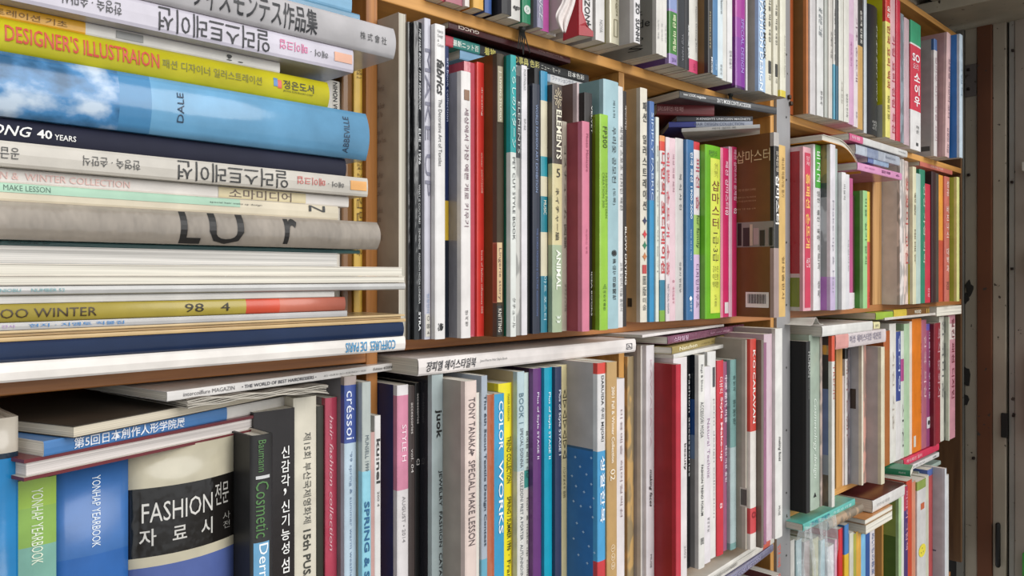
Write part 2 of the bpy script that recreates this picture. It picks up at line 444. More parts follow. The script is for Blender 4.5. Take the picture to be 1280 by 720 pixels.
STK = [
 (507, 420, 437.3, .586, 'white hair album lying lowest in the left stack, blue upside-down title at its right end', '#ebe4dd', dict(flip=True, T=.0125, hard=False, bulge=.002, txt=[('COIFFURES  DE PARIS', 494, 432, .18, .85, '#2286b8', 'r', {'bold': .02})])),
 (505, 402, 420, .586, 'navy blue glossy book lying above the lowest white album', '#1f3358', dict(T=.0122, hard=True, gloss=.2)),
 (507, 398, 402, .588, 'lowest of three thin yellowed magazines lying above the navy book', '#c9a976', dict(T=.0024, cat='magazine', name='magazine')),
 (501, 395, 398, .590, 'middle one of three thin yellowed magazines above the navy book', '#b99a6c', dict(T=.0022, cat='magazine', name='magazine')),
 (506, 390, 395, .588, 'uppermost of three thin yellowed magazines, just under the grey thin album', '#cfb283', dict(T=.0024, cat='magazine', name='magazine')),
 (434, 387, 400, .588, 'thin grey album with lilac and blue Korean spine letters under the gold WINTER album', '#b9b6b4', dict(T=.0092, gloss=.25, txt=[('칸사', 2, 19, .3, .75, '#b08ac0'), ('현지 · 지엠토 직물집', 36, 155, .3, .78, '#3f7fb8', 'r', {'bold': .02})])),
 (432, 369, 388, .588, 'gold fashion album lettered WINTER 98 with worn red spine end', '#b3a045', dict(T=.0143, hard=True, bands=[(308, 350, '#d2533a'), (350, 432, '#c8705a')], kind='card', txt=[('OO WINTER', 0, 121, .22, .75, '#3b2a12'), ('98   4', 231, 287, .25, .8, '#2a2213')])),
 (418, 365, 371, .590, 'thin white booklet lying on the gold WINTER album', '#dcd8d2', dict(T=.0044)),
 (507, 355, 362, .584, 'pale grey glossy album with faint teal spine words above the white booklet', '#bfbdba', dict(T=.0078, gloss=.2, bulge=.002, txt=[('NIOBU     NUMBER 52', 0, 81, .35, .7, '#6fa0a5')])),
 (506, 347, 353, .584, 'lower one of two thick coverless page bundles at the middle of the left stack', '#d8cfc0', dict(T=.0052, rev=True)),
 (503, 338, 345, .586, 'upper one of two thick page bundles with curled right corners', '#ddd4c6', dict(T=.0062, rev=True)),
 (422, 317, 333, .598, 'book with its grey-white page edges facing out under the film-wrapped album', '#c6c4c0', dict(T=.0118, rev=True, paper='#dcd9d4')),
 (450, 311, 317, .604, 'thin teal volume hidden below the film-wrapped beige album', '#376a68', dict(T=.0068, txt=[('?  VOLUME 50', 0, 62, .4, .8, '#22403f')])),
 (476, 283, 312, .582, 'rounded beige album wrapped in shiny clear film with black symbols', '#b9ada0', dict(T=.0178, bulge=.006, hard=True, kind='wrap', txt=[('L', 226, 252, .02, .98, '#22201f', 'r', {'bold': .03}), ('U', 262, 305, .04, .98, '#22201f', 'r', {'bold': .02}), ('r', 356, 372, .1, .95, '#22201f', 'r', {'bold': .03})])),
 (423, 257, 275, .590, 'mint and cream album lettered MAKE LESSON', '#d9cdb5', dict(T=.0118, patch=[(-40, 300, .48, 1.0, '#a9cdb4')], txt=[('MAKE LESSON', 4, 63, .58, .9, '#4c6a5a'), ('special hair make up design', 262, 327, .62, .76, '#333333'), ('N', 386, 406, .5, .95, '#333333')])),
 (436, 240, 259, .592, 'white album with pale pink WINTER COLLECTION lettering', '#e6dfd8', dict(T=.0122, patch=[(273, 382, .05, .95, '#dfd0a8')], txt=[('N &  WINTER COLLECTION', 0, 162, .25, .75, '#e0b8b0'), ('소마미디어', 286, 364, .08, .88, '#6c5c50', 'r', {'bold': .01})])),
 (460, 226, 246, .583, 'beige Korean design book directly under the navy 40 YEARS album', '#c4bdb2', dict(T=.0135, patch=[(438, 458, .3, .8, '#e5a65a')], txt=[('공급', 0, 24, .3, .75, '#3a3a3a', 'u'), ('한영숙 · 손만식', 104, 175, .3, .72, '#3a3a3a', 'u'), ('일러스트레이션', 222, 360, .06, .95, '#2a2a2a', 'u'), ('메이크업', 372, 406, .35, .75, '#c75a55', 'u'), ('헤어 ·', 410, 430, .35, .65, '#444444', 'u')])),
 (433, 200, 222, .594, 'dark navy album with white script and 40 YEARS', '#2f3044', dict(T=.0148, hard=True, gloss=.5, txt=[('TRONG', -40, 40, .3, .72, '#e6e4e0', 'r', {'shear': .4, 'bold': .01}), ('40', 46, 65, .32, .68, '#e6e4e0', 'r', {'bold': .04}), ('YEARS', 68, 95, .32, .55, '#e6e4e0', 'r', {'bold': .02})])),
 (462, 153, 200, .586, 'thick light blue picture book with a cloudy picture at its left and small dark letters', '#6fa8cf', dict(T=.0325, hard=True, bulge=.006, gloss=.15, bands=[(-99, 150, '#5f93c4', 'cloud'), (150, 190, '#4f8cba')], txt=[('DALE', 222, 230, .25, .78, '#24364c', 'h2'), ('ABBEVILLE', 430, 437, .1, .85, '#24364c', 'h2')])),
 (412, 102, 135, .594, 'bright yellow book lettered DESIGNERS ILLUSTRAION in red', '#e8dc2c', dict(T=.0215, hard=True, bulge=.004, gloss=.3, txt=[("DESIGNER'S ILLUSTRAION", 6, 199, .32, .82, '#c5442c', 'r', {'bold': .015}), ('패션 디자이너 일러스트레이션', 203, 327, .38, .68, '#6d6a20'), ('정은도서', 354, 392, .42, .75, '#33331c', 'r', {'bold': .02}), ('JEONG EUN BOOKS CORP', 354, 391, .3, .38, '#33331c')], patch=[(342, 347, .45, .75, '#4a7ab0'), (347, 352, .4, .7, '#d0503c')])),
 (350, 64, 91, .598, 'white and orange Korean illustration book on top of the yellow one', '#ddd9d4', dict(T=.0165, bands=[(-99, 107, '#e7ab1d')], patch=[(145, 179, .2, .85, '#8f8f8d')], txt=[('트레이션 기초', -8, 84, .2, .7, '#7b5510'), ('!.', 283, 304, .2, .75, '#333333')])),
 (442, 70, 91, .584, 'lavender-grey Korean design book with large black letters', '#c9c3cf', dict(T=.0162, patch=[(418, 440, .35, .75, '#e6ab8e')], txt=[('한영숙 · 손만식', 78, 152, .25, .7, '#3a3a3a', 'u'), ('일러스트레이션', 198, 337, .05, .95, '#26262a', 'u'), ('메이크업', 350, 384, .35, .75, '#e0679a', 'u'), ('헤어 ·', 388, 410, .35, .65, '#555555', 'u')])),
 (495, 50, 73, .580, 'white Japanese catalogue with black brush letters near the top of the left stack', '#ded9da', dict(T=.0158, hard=True, gloss=.2, txt=[('ヴィスモンテス作品集', 240, 397, .12, .9, '#28282c', 'r', {'bold': .02}), ('株 式 會 社', 450, 483, .35, .6, '#333333')])),
 (450, 10, 33, .600, 'blue and grey album topmost in the left stack', '#5c8aa6', dict(T=.0135, gloss=.2, patch=[(-90, 448, 0, .3, '#c8c8c6')])),
 (440, -8, 15, .600, 'pale blue book just at the upper edge over the left stack', '#7fb0cf', dict(T=.014, XL=.2)),
]
ztop = stack(STK, -.068)

# slim things standing behind the stack, against the wooden post
row(-.068, .413, 412, .012, [
 (412, 426, 98, 'thin white spine with black capitals behind the left stack', '#d9d3c8', dict(txt=[('NIHON VOGUE', 100, 152, .3, .7, K, 'r', {'bold': .02}), ('1', 262, 272, .3, .7, K)], Dp=.18)),
 (428, 441, 60, 'brown hardcover behind the left stack beside the yellow spine', '#7d5426', dict(Dp=.2)),
 (443, 456.5, 30, 'narrow yellow spine standing against the wooden post behind the stack', '#dcb54e', dict(txt=[('9호 2', 86, 97, .2, .7, '#6d5420'), ('미교육 · 교양도서', 200, 232, .2, .7, '#6d5420'), ('김밥 엮음', 246, 320, .2, .7, '#6d5420')], Dp=.2)),
], 'books behind the left stack')

# ------------------------------------------------------------------ left bay, below: lying books
G3 = 'books lying across the standing books of the lower left bay'
lying(30, 575, 602, 357, 531, 'maroon hardcover lying with its white page edges outwards, at lower left', '#6d2a30', YL=-.06, group=G3, rev=True, hard=True, paper='#d8d0cc', Dp=.15)
lying(55, 552, 571, 378, 505, 'blue and white Japanese doll exhibition catalogue lying on the maroon hardcover', '#d9d5cf', zb=-.1193, group=G3, bands=[(55, 284, '#4d7fb8')], Dp=.16, txt=[('第5回日本創作人形学院展', 92, 230, .12, .88, '#e8eaf0', 'r', {'bold': .02})], gloss=.3)
lying(92, 533, 548, 372, 491, 'dark-covered softback with cream page edges lying on the blue catalogue', '#3c342a', zb=-.1088, group=G3, rev=True, paper='#d8cdb8', Dp=.17)
lying(209, 490, 502, 496, 462, 'white hair magazine lettered THE WORLD OF BEST HAIRDRESSERS', '#e4e0dc', zb=-.0935, group=G3, cat='magazine', name='magazine', gloss=.25, Dp=.16, txt=[('intercoiffure MAGAZIN', 229, 293, .3, .75, '#6d6a6c'), ('• THE WORLD OF BEST HAIRDRESSERS •', 302, 395, .3, .7, '#333340', 'r', {'bold': .01}), ('8.5 • EUR 8 • 8.2 • 8.30 INCH • 14.50', 405, 457, .35, .6, '#777777'), ('Edition 4/2004', 466, 490, .3, .68, '#333333', 'r', {'shear': .3})])
# curled magazine: bundle of wavy sheets
def wavy(label, px0, px1, zb, T, w, Dp, droop, m, name='magazine', cat='magazine', sheets=7, cover=None, amp=.003, group=None, yaw=0, endr=True):
    X0 = Xat(px0, w); X1 = Xat(px1, w); L = X1-X0
    r = empty(name, (X0, w-D0, zb+CZ), label, cat, group, rz=yaw)
    n = 22
    for k in range(sheets):
        V = []; F = []
        t0 = T*k/sheets; th = T/sheets*.7
        Lk = L*(1-.012*((k*37) % 5)/5)
        for i in range(n+1):
            x = Lk*i/n; s_ = i/n
            z = t0 + amp*math.sin(s_*5+k*.25) - droop*max(0, (s_-.7)/.3)**2*(1-.35*k/sheets) + .0006*math.sin(s_*23+k)
            for (d, dz) in ((0, 0), (Dp, 0), (0, th), (Dp, th)): V.append((x, d+.001*((k*13) % 4), z+dz))
        for i in range(n):
            a = 4*i; b = a+4
            F += [(a, a+1, b+1, b), (a+2, b+2, b+3, a+3), (a, b, b+2, a+2), (a+1, a+3, b+3, b+1)]
        F += [(0, 2, 3, 1), (4*n, 4*n+1, 4*n+3, 4*n+2)]
        o = mesh('cover' if k == sheets-1 else 'page', V, F, [m if not (cover and k == sheets-1) else cover], r)
    return r
wavy('curled dog-eared magazine drooping at its right end under the white hair magazine', 235, 425, -.1004, .0064, .600, .14, .003, mat('#c9c2b6', .6, 'paperz'), cover=mat('#6a6055', .5, 'card'), yaw=.12, amp=.001)  # cover colour darkened to paint the shadow on this pile

# ------------------------------------------------------------------ left bay, below: standing books
row(Z3, Xat(-40, .63), -40, -.03, [
 (-32, -22, 640, 'dark spine cut off at the lower left corner', '#22303c', dict(Dp=.1)),
 (-18, 24, 525, 'thick blue volume with grey top band at the lower left corner', '#1777b0', dict(hard=True, bands=[(500, 570, '#b9b0a2'), (570, 577, '#1c2c3c')], Y=-.045, gloss=.2)),
 (25, 71, 604, 'yearbook volume with green spine and pale YEARBOOK lettering', '#8fb457', dict(Y=-.02, bands=[(604, 640, '#9cbd4c'), (690, 760, '#7fb0a0')], kind='card', txt=[('YONHAP YEARBOOK', 616, 713, .3, .62, '#dfe6d0')], gloss=.3)),
 (72, 162, 588, 'wide blue yearbook volume with white YEARBOOK lettering', '#3f70b0', dict(Y=-.02, hard=True, bulge=.003, bands=[(704, 760, '#2f66ad')], txt=[('YONHAP YEARBOOK', 602, 694, .46, .58, '#dfe8f0')], gloss=.3)),
 (166, 299, 566, 'very thick cream dictionary with black foil wrap lettered FASHION', '#c3bba4', dict(Y=-.03, hard=True, bulge=.010, gloss=.2, bands=[(616, 704, '#1e1b19', 'wrap'), (717, 790, '#5566a0')], txt=[('FASHION', 635, 660, .1, .74, '#cfccc6', 'h'), ('전문', 625, 655, .77, .93, '#b5b2ac', 'h'), ('자   료   시', 668, 690, .08, .74, '#c4c1bb', 'h', {'bold': .01}), ('사전', 668, 690, .86, .95, '#8d8a84', 's')])),
 (314, 343, 546, 'black skin care textbook with green Cosmetic lettering', '#2b2a2a', dict(hard=True, gloss=.5, Y=.0, slack=.02, patch=[(681, 800, .12, .78, '#6fa9d0')], txt=[('Baumann', 552, 592, .3, .62, '#4f7a45'), ('|', 597, 601, .2, .8, '#c8c8c8'), ('Cosmetic', 604, 675, .2, .75, '#4f7a45'), ('Dermatology', 683, 800, .2, .72, '#eef2f4')])),
 (344, 369, 516, 'black Korean textile book with bold white stacked letters', '#2c2828', dict(gloss=.2, Y=.01, slack=.02, kind='card', txt=[('신감각', 564, 616, .28, .72, '#f0efec', 's', {'bold': .015}), (',', 618, 627, .4, .55, '#f0efec', 'h'), ('신기능성', 634, 703, .28, .72, '#f0efec', 's', {'bold': .015}), ('섬유', 708, 750, .28, .72, '#f0efec', 's', {'bold': .015})])),
 (370, 396, 498, 'cream film festival book lettered 15th PUSAN', '#ddd6c4', dict(Y=-.01, txt=[('제15회 부산국제영화제', 543, 658, .35, .72, '#4a4a46'), ('15th PUSAN', 666, 745, .34, .7, '#3c3c36', 'r', {'bold': .03})])),
 (397, 405, 508, 'dark olive spine between the cream festival book and the crinkled red one', '#34332a', dict(Y=-.01)),
 (407, 422, 498, 'crinkled shiny red spine in torn film', '#b8455a', dict(kind='wrap', face='#8b8487', txt=[('hair fashion collection', 520, 690, .3, .6, '#d9a8b0', 'r', {'shear': .2})])),
 (431, 446, 471, 'narrow catalogue with round white letters, blue above and pale blue below', '#bdd0de', dict(face='#8d8a8e', bands=[(440, 482, '#b9a9a2'), (482, 555, '#4459a0')], txt=[('créssoi', 489, 550, .12, .72, '#dfe4f2'), ("'99 spring & summer warm weather colors", 566, 760, .35, .6, '#6a7f9c')])),
 (453, 464, 478, 'speckled spine lettered 1999 SPRING & SUMMER in blue', '#b9c0bb', dict(kind='wrap', face='#8f9284', bands=[(590, 780, '#93cfe0')], txt=[('MUNSELL 1999', 545, 590, .3, .7, '#50606a'), ('SPRING & SUMMER', 628, 790, .2, .78, '#2a5f88', 'r', {'bold': .03})])),
 (464, 468.5, 541, 'thin pinkish booklet squeezed before a narrow white magazine', '#c8a09a', dict()),
 (469.5, 476, 520, 'narrow white magazine with black letters beside the blue-faced pink album', '#e2dedb', dict(cat='magazine', face='#a9a6b8', txt=[('ku:nel', 549, 605, .15, .85, '#333333', 'r', {'bold': .03}), ('200 4', 615, 634, .3, .7, '#555555')])),
], 'books standing in the lower left bay', Dp=.2)
# ------------------------------------------------------------------ middle bay, lower row
GM3 = 'books standing on the lower shelf of the middle bay'
row(Z3, XB+.0137, 475, -.03, [
 (497, 511, 482, 'pink album lettered STYLE with white top and navy side', '#d98ca6', dict(face='#1d2f62', bands=[(470, 495, '#e8e2e2'), (614, 800, '#e2dcdc')], txt=[('STYLE H', 532, 578, .35, .75, '#f4dfe6'), ('AUGUST • 2014', 622, 680, .4, .68, '#8a8688')])),
 (511, 519, 483, 'dark brown spine with pale accessories lettering', '#4a403e', dict(txt=[('accessories', 504, 543, .3, .7, '#d5cdc8'), ('vol. 04', 562, 592, .3, .7, '#cfc8c4')], Y=-.03)),
 (519, 525, 479, 'black spine with accessories lettering, right of the brown one', '#1a1919', dict(txt=[('accessories', 492, 530, .3, .75, '#bdb8b4'), ('C3', 574, 582, .2, .8, '#cfc8c4')], Y=-.03)),
 (540.5, 554.5, 469, 'silver jewelry catalog spine with a heavy black lower-case word', '#aab6b6', dict(face='#24242a', gloss=.2, txt=[('juok', 513, 549, .2, .82, '#151515', 'r', {'bold': .06}), ('JEWELRY  FASHION  CATALOG', 590, 745, .5, .85, '#222222', 'r', {'bold': .02})])),
 (582, 596.5, 477, 'pinkish cream album lettered SPECIAL MAKE LESSON', '#e3cfc6', dict(face='#a79d92', txt=[('TONY TANAKA', 498, 568, .25, .8, '#55484a'), ('▶', 567, 572, .4, .7, '#55484a'), ('SPECIAL MAKE LESSON', 577, 684, .25, .8, '#55484a')])),
 (597, 600, 492, 'very thin cream booklet right of the SPECIAL MAKE LESSON album', '#e2dcd2', dict()),
 (602, 609.5, 470, 'grey-blue catalogue lettered The 6th Scout Textile Design Contest', '#a9b2bd', dict(bands=[(700, 800, '#6aa9bf')], txt=[('The 6th Scout Textile Design Contest', 494, 684, .3, .8, '#2c3848', 'r', {'bold': .03})], Y=-.03)),
 (610, 620.5, 495, 'glossy rust-brown rounded spine next to COLOR WORKS', '#b0603e', dict(gloss=.12, bulge=.003, Y=-.032, kind='wrap')),
 (621, 631, 494, 'blue book with large white square COLOR WORKS letters', '#3f9cc8', dict(gloss=.3, Y=-.034, txt=[('COLOR', 503, 565, .22, .78, '#eef3f6', 'r', {'bold': .01}), ('WORKS', 578, 671, .22, .78, '#eef3f6', 'r', {'bold': .01})])),
 (631.5, 640.5, 480, 'bright yellow trend book lettered SPRING / SUMMER 1996', '#f0e02a', dict(face='#d6c83a', Y=-.036, txt=[('MAKER KEISHOIN', 494, 528, .3, .6, '#6d6a20'), ('TREND COLLECTION', 548, 607, .2, .8, '#55521a', 'r', {'bold': .01}), ('SPRING / SUMMER 1996', 624, 692, .25, .8, '#403d14', 'r', {'bold': .02}), ('· France', 697, 740, .25, .75, '#403d14')])),
 (647, 656, 465, 'pale blue spine lettered BOOK 1 SPECIAL DONNA', '#b9cdd2', dict(face='#c6b48c', bands=[(590, 800, '#dcdad4')], txt=[('BOOK 1', 492, 530, .2, .8, '#5a7482'), ('SPECIAL DONNA · COLLEZIONI PRET A PORTER · AUTUNNO/INVERNO', 536, 745, .35, .75, '#555b60')])),
 (656, 661.5, 467, 'narrow mint and white spine left of the purple volume', '#c9dbd6', dict(bands=[(590, 612, '#3f8f87'), (614, 800, '#d9d6cf')], txt=[('봄여름 패션 정보', 540, 600, .25, .75, '#333333'), ('hair & make up collection', 625, 750, .3, .75, '#333333')])),
 (667, 677.5, 461, 'purple volume lettered Plus of Style STAGE', '#6a3a78', dict(face='#2f1838', gloss=.3, txt=[('Plus of Style STAGE Ⅱ', 491, 575, .3, .62, '#d9cfe0', 'r', {'bold': .01})])),
 (681, 691, 460, 'turquoise volume lettered Plus of Style STAGE', '#149ebb', dict(face='#174a72', gloss=.3, txt=[('Plus of Style STAGE Ⅱ', 491, 575, .35, .7, '#d3eaf0', 'r', {'bold': .01})])),
 (694.5, 702.5, 459, 'dark slate-blue volume lettered Plus of Style STAGE', '#363e5c', dict(face='#1a2038', gloss=.3, txt=[('Plus of Style STAGE Ⅰ', 488, 570, .35, .8, '#d3d6e4', 'r', {'bold': .01})])),
 (703, 709.5, 457, 'narrow cream spine with a black zigzag ornament', '#ded0a0', dict(txt=[('◁▷◁▷◁▷◁', 488, 575, .05, .8, '#33302a'), ('ハンドメイド 百科', 586, 625, .1, .6, '#33302a')], Y=-.03)),
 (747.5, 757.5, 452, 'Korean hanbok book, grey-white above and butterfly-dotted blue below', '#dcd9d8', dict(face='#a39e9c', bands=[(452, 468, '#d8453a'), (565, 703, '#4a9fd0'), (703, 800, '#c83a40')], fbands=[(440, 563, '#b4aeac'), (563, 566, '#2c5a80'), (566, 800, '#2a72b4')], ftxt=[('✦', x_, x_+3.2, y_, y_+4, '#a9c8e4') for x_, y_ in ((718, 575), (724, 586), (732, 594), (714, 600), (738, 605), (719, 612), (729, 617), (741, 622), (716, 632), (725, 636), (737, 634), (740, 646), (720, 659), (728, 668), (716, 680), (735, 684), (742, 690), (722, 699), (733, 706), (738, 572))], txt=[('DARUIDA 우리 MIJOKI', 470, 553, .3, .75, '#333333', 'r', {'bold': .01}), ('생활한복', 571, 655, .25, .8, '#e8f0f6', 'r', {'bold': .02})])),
 (759.5, 772, 453, 'tan album lettered 2001 Fall & Winter Collection 02', '#bf9a64', dict(txt=[('2001 Fall & Winter Collection', 484, 580, .35, .65, '#f2e6d2', 'r', {'bold': .015}), ('02', 588, 602, .25, .7, '#f2e6d2'), ('①', 683, 692, .3, .7, '#efe0c6'), ('②', 694, 703, .3, .7, '#efe0c6'), ('③', 705, 714, .3, .7, '#efe0c6')])),
 (772.5, 781.5, 475, 'thin white-pink album between the tan ones', '#e3dada', dict(txt=[('미용예술 헤어컬렉션', 514, 650, .3, .6, '#8a7478')], Y=-.02)),
], GM3, zmax=-.0962)
row(Z3, XC+.0122, 783, -.03, [
 (785, 793, 446, 'rough tan kraft-like spine under the end of the long white book', '#c49f66', dict(face='#8d7038', kind='art')),
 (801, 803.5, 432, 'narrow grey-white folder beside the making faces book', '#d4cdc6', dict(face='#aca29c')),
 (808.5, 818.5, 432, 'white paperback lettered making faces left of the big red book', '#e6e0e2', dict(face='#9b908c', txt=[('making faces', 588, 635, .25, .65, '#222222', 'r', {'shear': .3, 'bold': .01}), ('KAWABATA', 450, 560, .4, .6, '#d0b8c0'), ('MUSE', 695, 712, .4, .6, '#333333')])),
 (846, 852.5, 456, 'large plain red hardcover with a dark red side', '#c02a3c', dict(face='#9c1a24', hard=True, gloss=.35)),  # side is the same red, darkened to paint its shade
 (853.5, 859.5, 448, 'white spine lettered beauty hugging the red hardcover', '#e6dede', dict(slack=.02, txt=[('beauty', 558, 592, .2, .75, '#222222', 'r', {'bold': .02}), ('2002', 688, 704, .3, .7, '#888888')])),
 (860, 863.5, 446, 'black spine with white thin letters next to the beauty one', '#17181c', dict(slack=.025, txt=[('Fashion accessories', 470, 600, .2, .8, '#d8d8d8')], Y=-.02)),
 (874, 881.5, 444, 'white accessori album with black and blue glossy side', '#e3e0da', dict(face='#1b2f4e', fbands=[(430, 500, '#0c1420'), (500, 545, '#1d4a88'), (545, 575, '#6d84a4'), (575, 720, '#8d8a88')], gloss=.3, txt=[('Bags & Shoes', 456, 490, .2, .6, '#555555'), ('ACCESSORI MODA', 503, 548, .2, .7, '#666666'), ('FASHION TREND FORUM', 582, 646, .3, .65, '#333333', 'r', {'bold': .01}), ('圖', 674, 682, .25, .75, '#444444', 'h')])),
 (882, 889, 459, 'white spine lettered Natural Technic in mauve', '#e6dfe2', dict(txt=[('Natural Technic', 525, 600, .3, .75, '#9a7a98'), ('헤어커트', 650, 668, .3, .7, '#444444', 's')])),
 (889.5, 895.5, 440, 'narrow white spine with a small black label strip near its top', '#e5e2de', dict(patch=[(460, 485, .2, .7, '#4a4a4c')], txt=[('perm design collection', 500, 650, .35, .6, '#777777')])),
 (897, 905, 451, 'red spine lettered Style Make-up', '#cc2f3c', dict(txt=[('더뷰티', 472, 492, .25, .75, '#f4dfe2'), ('Style Make-up', 497, 578, .3, .75, '#f0c8cc', 'r', {'bold': .03}), ('8', 630, 637, .3, .7, '#f0c8cc')], Y=-.03)),
 (905, 909.5, 453, 'mauve Korean spine hugging the red Style Make-up book', '#9a5878', dict(txt=[('中國 歷代 미용', 470, 530, .1, .9, '#ecdce6', 'r', {'bold': .02}), ('패션 미용 출판', 558, 605, .2, .8, '#ecdce6', 'r')], Y=-.028)),
 (914, 921.5, 450, 'teal rounded spine with dark Korean letters', '#7fa6a2', dict(face='#5a7c74', gloss=.2, bulge=.002, kind='card', bands=[(560, 680, '#b2c4c4')], txt=[('화장과', 470, 490, .3, .7, '#26403f', 's'), ('향장학', 500, 533, .3, .7, '#26403f', 's')])),
 (932, 934, 425, 'thin grey-beige folder with a small barcode label on its side', '#b9b0a2', dict(face='#a39a8c', fpatch=[(925, 934, 610, 634, '#c9c4b8'), (926, 933.5, 612, 632, '#5a5852')])),
 (938.5, 946, 424, 'white spine with a long red panel and white letters', '#e4ded6', dict(bands=[(424, 540, '#cf4438'), (636, 668, '#d04a4e')], face='#b8b0a4', txt=[('K·O·CARAVAN', 438, 530, .3, .7, '#f3ece6', 'r', {'bold': .01}), ('◎', 641, 649, .2, .8, '#8f2a30', 'h')])),
 (952, 955, 425, 'narrow brown spine with a dark wood-brown side', '#75685c', dict(face='#6c5c50')),
 (956, 959, 429, 'plum coloured thin spine before the crinkled pink-white one', '#8e3f6c', dict(kind='wrap')),
 (960, 966, 418, 'crinkled pink and white spine in clear film', '#d8bcc6', dict(kind='wrap')),
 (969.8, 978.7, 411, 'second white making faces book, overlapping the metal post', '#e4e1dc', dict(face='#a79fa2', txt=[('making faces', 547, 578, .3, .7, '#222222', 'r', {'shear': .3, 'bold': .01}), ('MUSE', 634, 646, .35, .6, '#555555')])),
], 'books standing on the lower shelf left of the metal post')
# lying across the middle bay's lower row
lying(523.5, 449, 470.5, 795, 443, 'long white Korean hair style book lying across the lower row', '#e8e0dc', YL=-.05, hard=False, par=True, Dp=.17, group='books lying on the lower row', gloss=.35,
      txt=[('쟝피엘 헤어스타일북', 533, 595, .2, .8, '#26262c', 'r', {'shear': .15, 'bold': .01}), ('Jean-Pierre Hair Style Book', 600, 634, .42, .62, '#777777'), ('Ⲋ', 783, 790, .25, .7, '#222233', 'r')], bulge=.002)
GL = 'books lying above the lower row beside the metal post'
lying(842, 443, 448.2, 920.6, 431.5, 'plain white folder lowest in the small pile by the red hardcover', '#e3e0da', YL=-.045, group=GL, Dp=.17)
lying(840.5, 432, 441, 931.5, 420, 'gold-green book with cream square letters lying in the small pile', '#a9965a', zb=-.1055, YL=-.045, group=GL, Dp=.17, txt=[('Natchon', 849, 871, .25, .8, '#ece2c0', 'r', {'bold': .03}), ('스타일 북', 876, 892, .3, .6, '#6d5c30')])
lying(835, 421, 431, 930, 413, 'purple-red speckled book lying above the gold-green one', '#86506a', zb=-.0925, YL=-.04, group=GL, Dp=.17, kind='wrap', txt=[('스타일링', 842, 860, .2, .8, '#d8b6cc', 'r', {'bold': .02}), ('hair color design', 888, 912, .3, .6, '#caa2b8')])
lying(803, 417.5, 421, 905, 408, 'thin white booklet topmost of the small pile, touching the shelf', '#e8e0dc', zb=-.0795, YL=-.045, group=GL, Dp=.16)

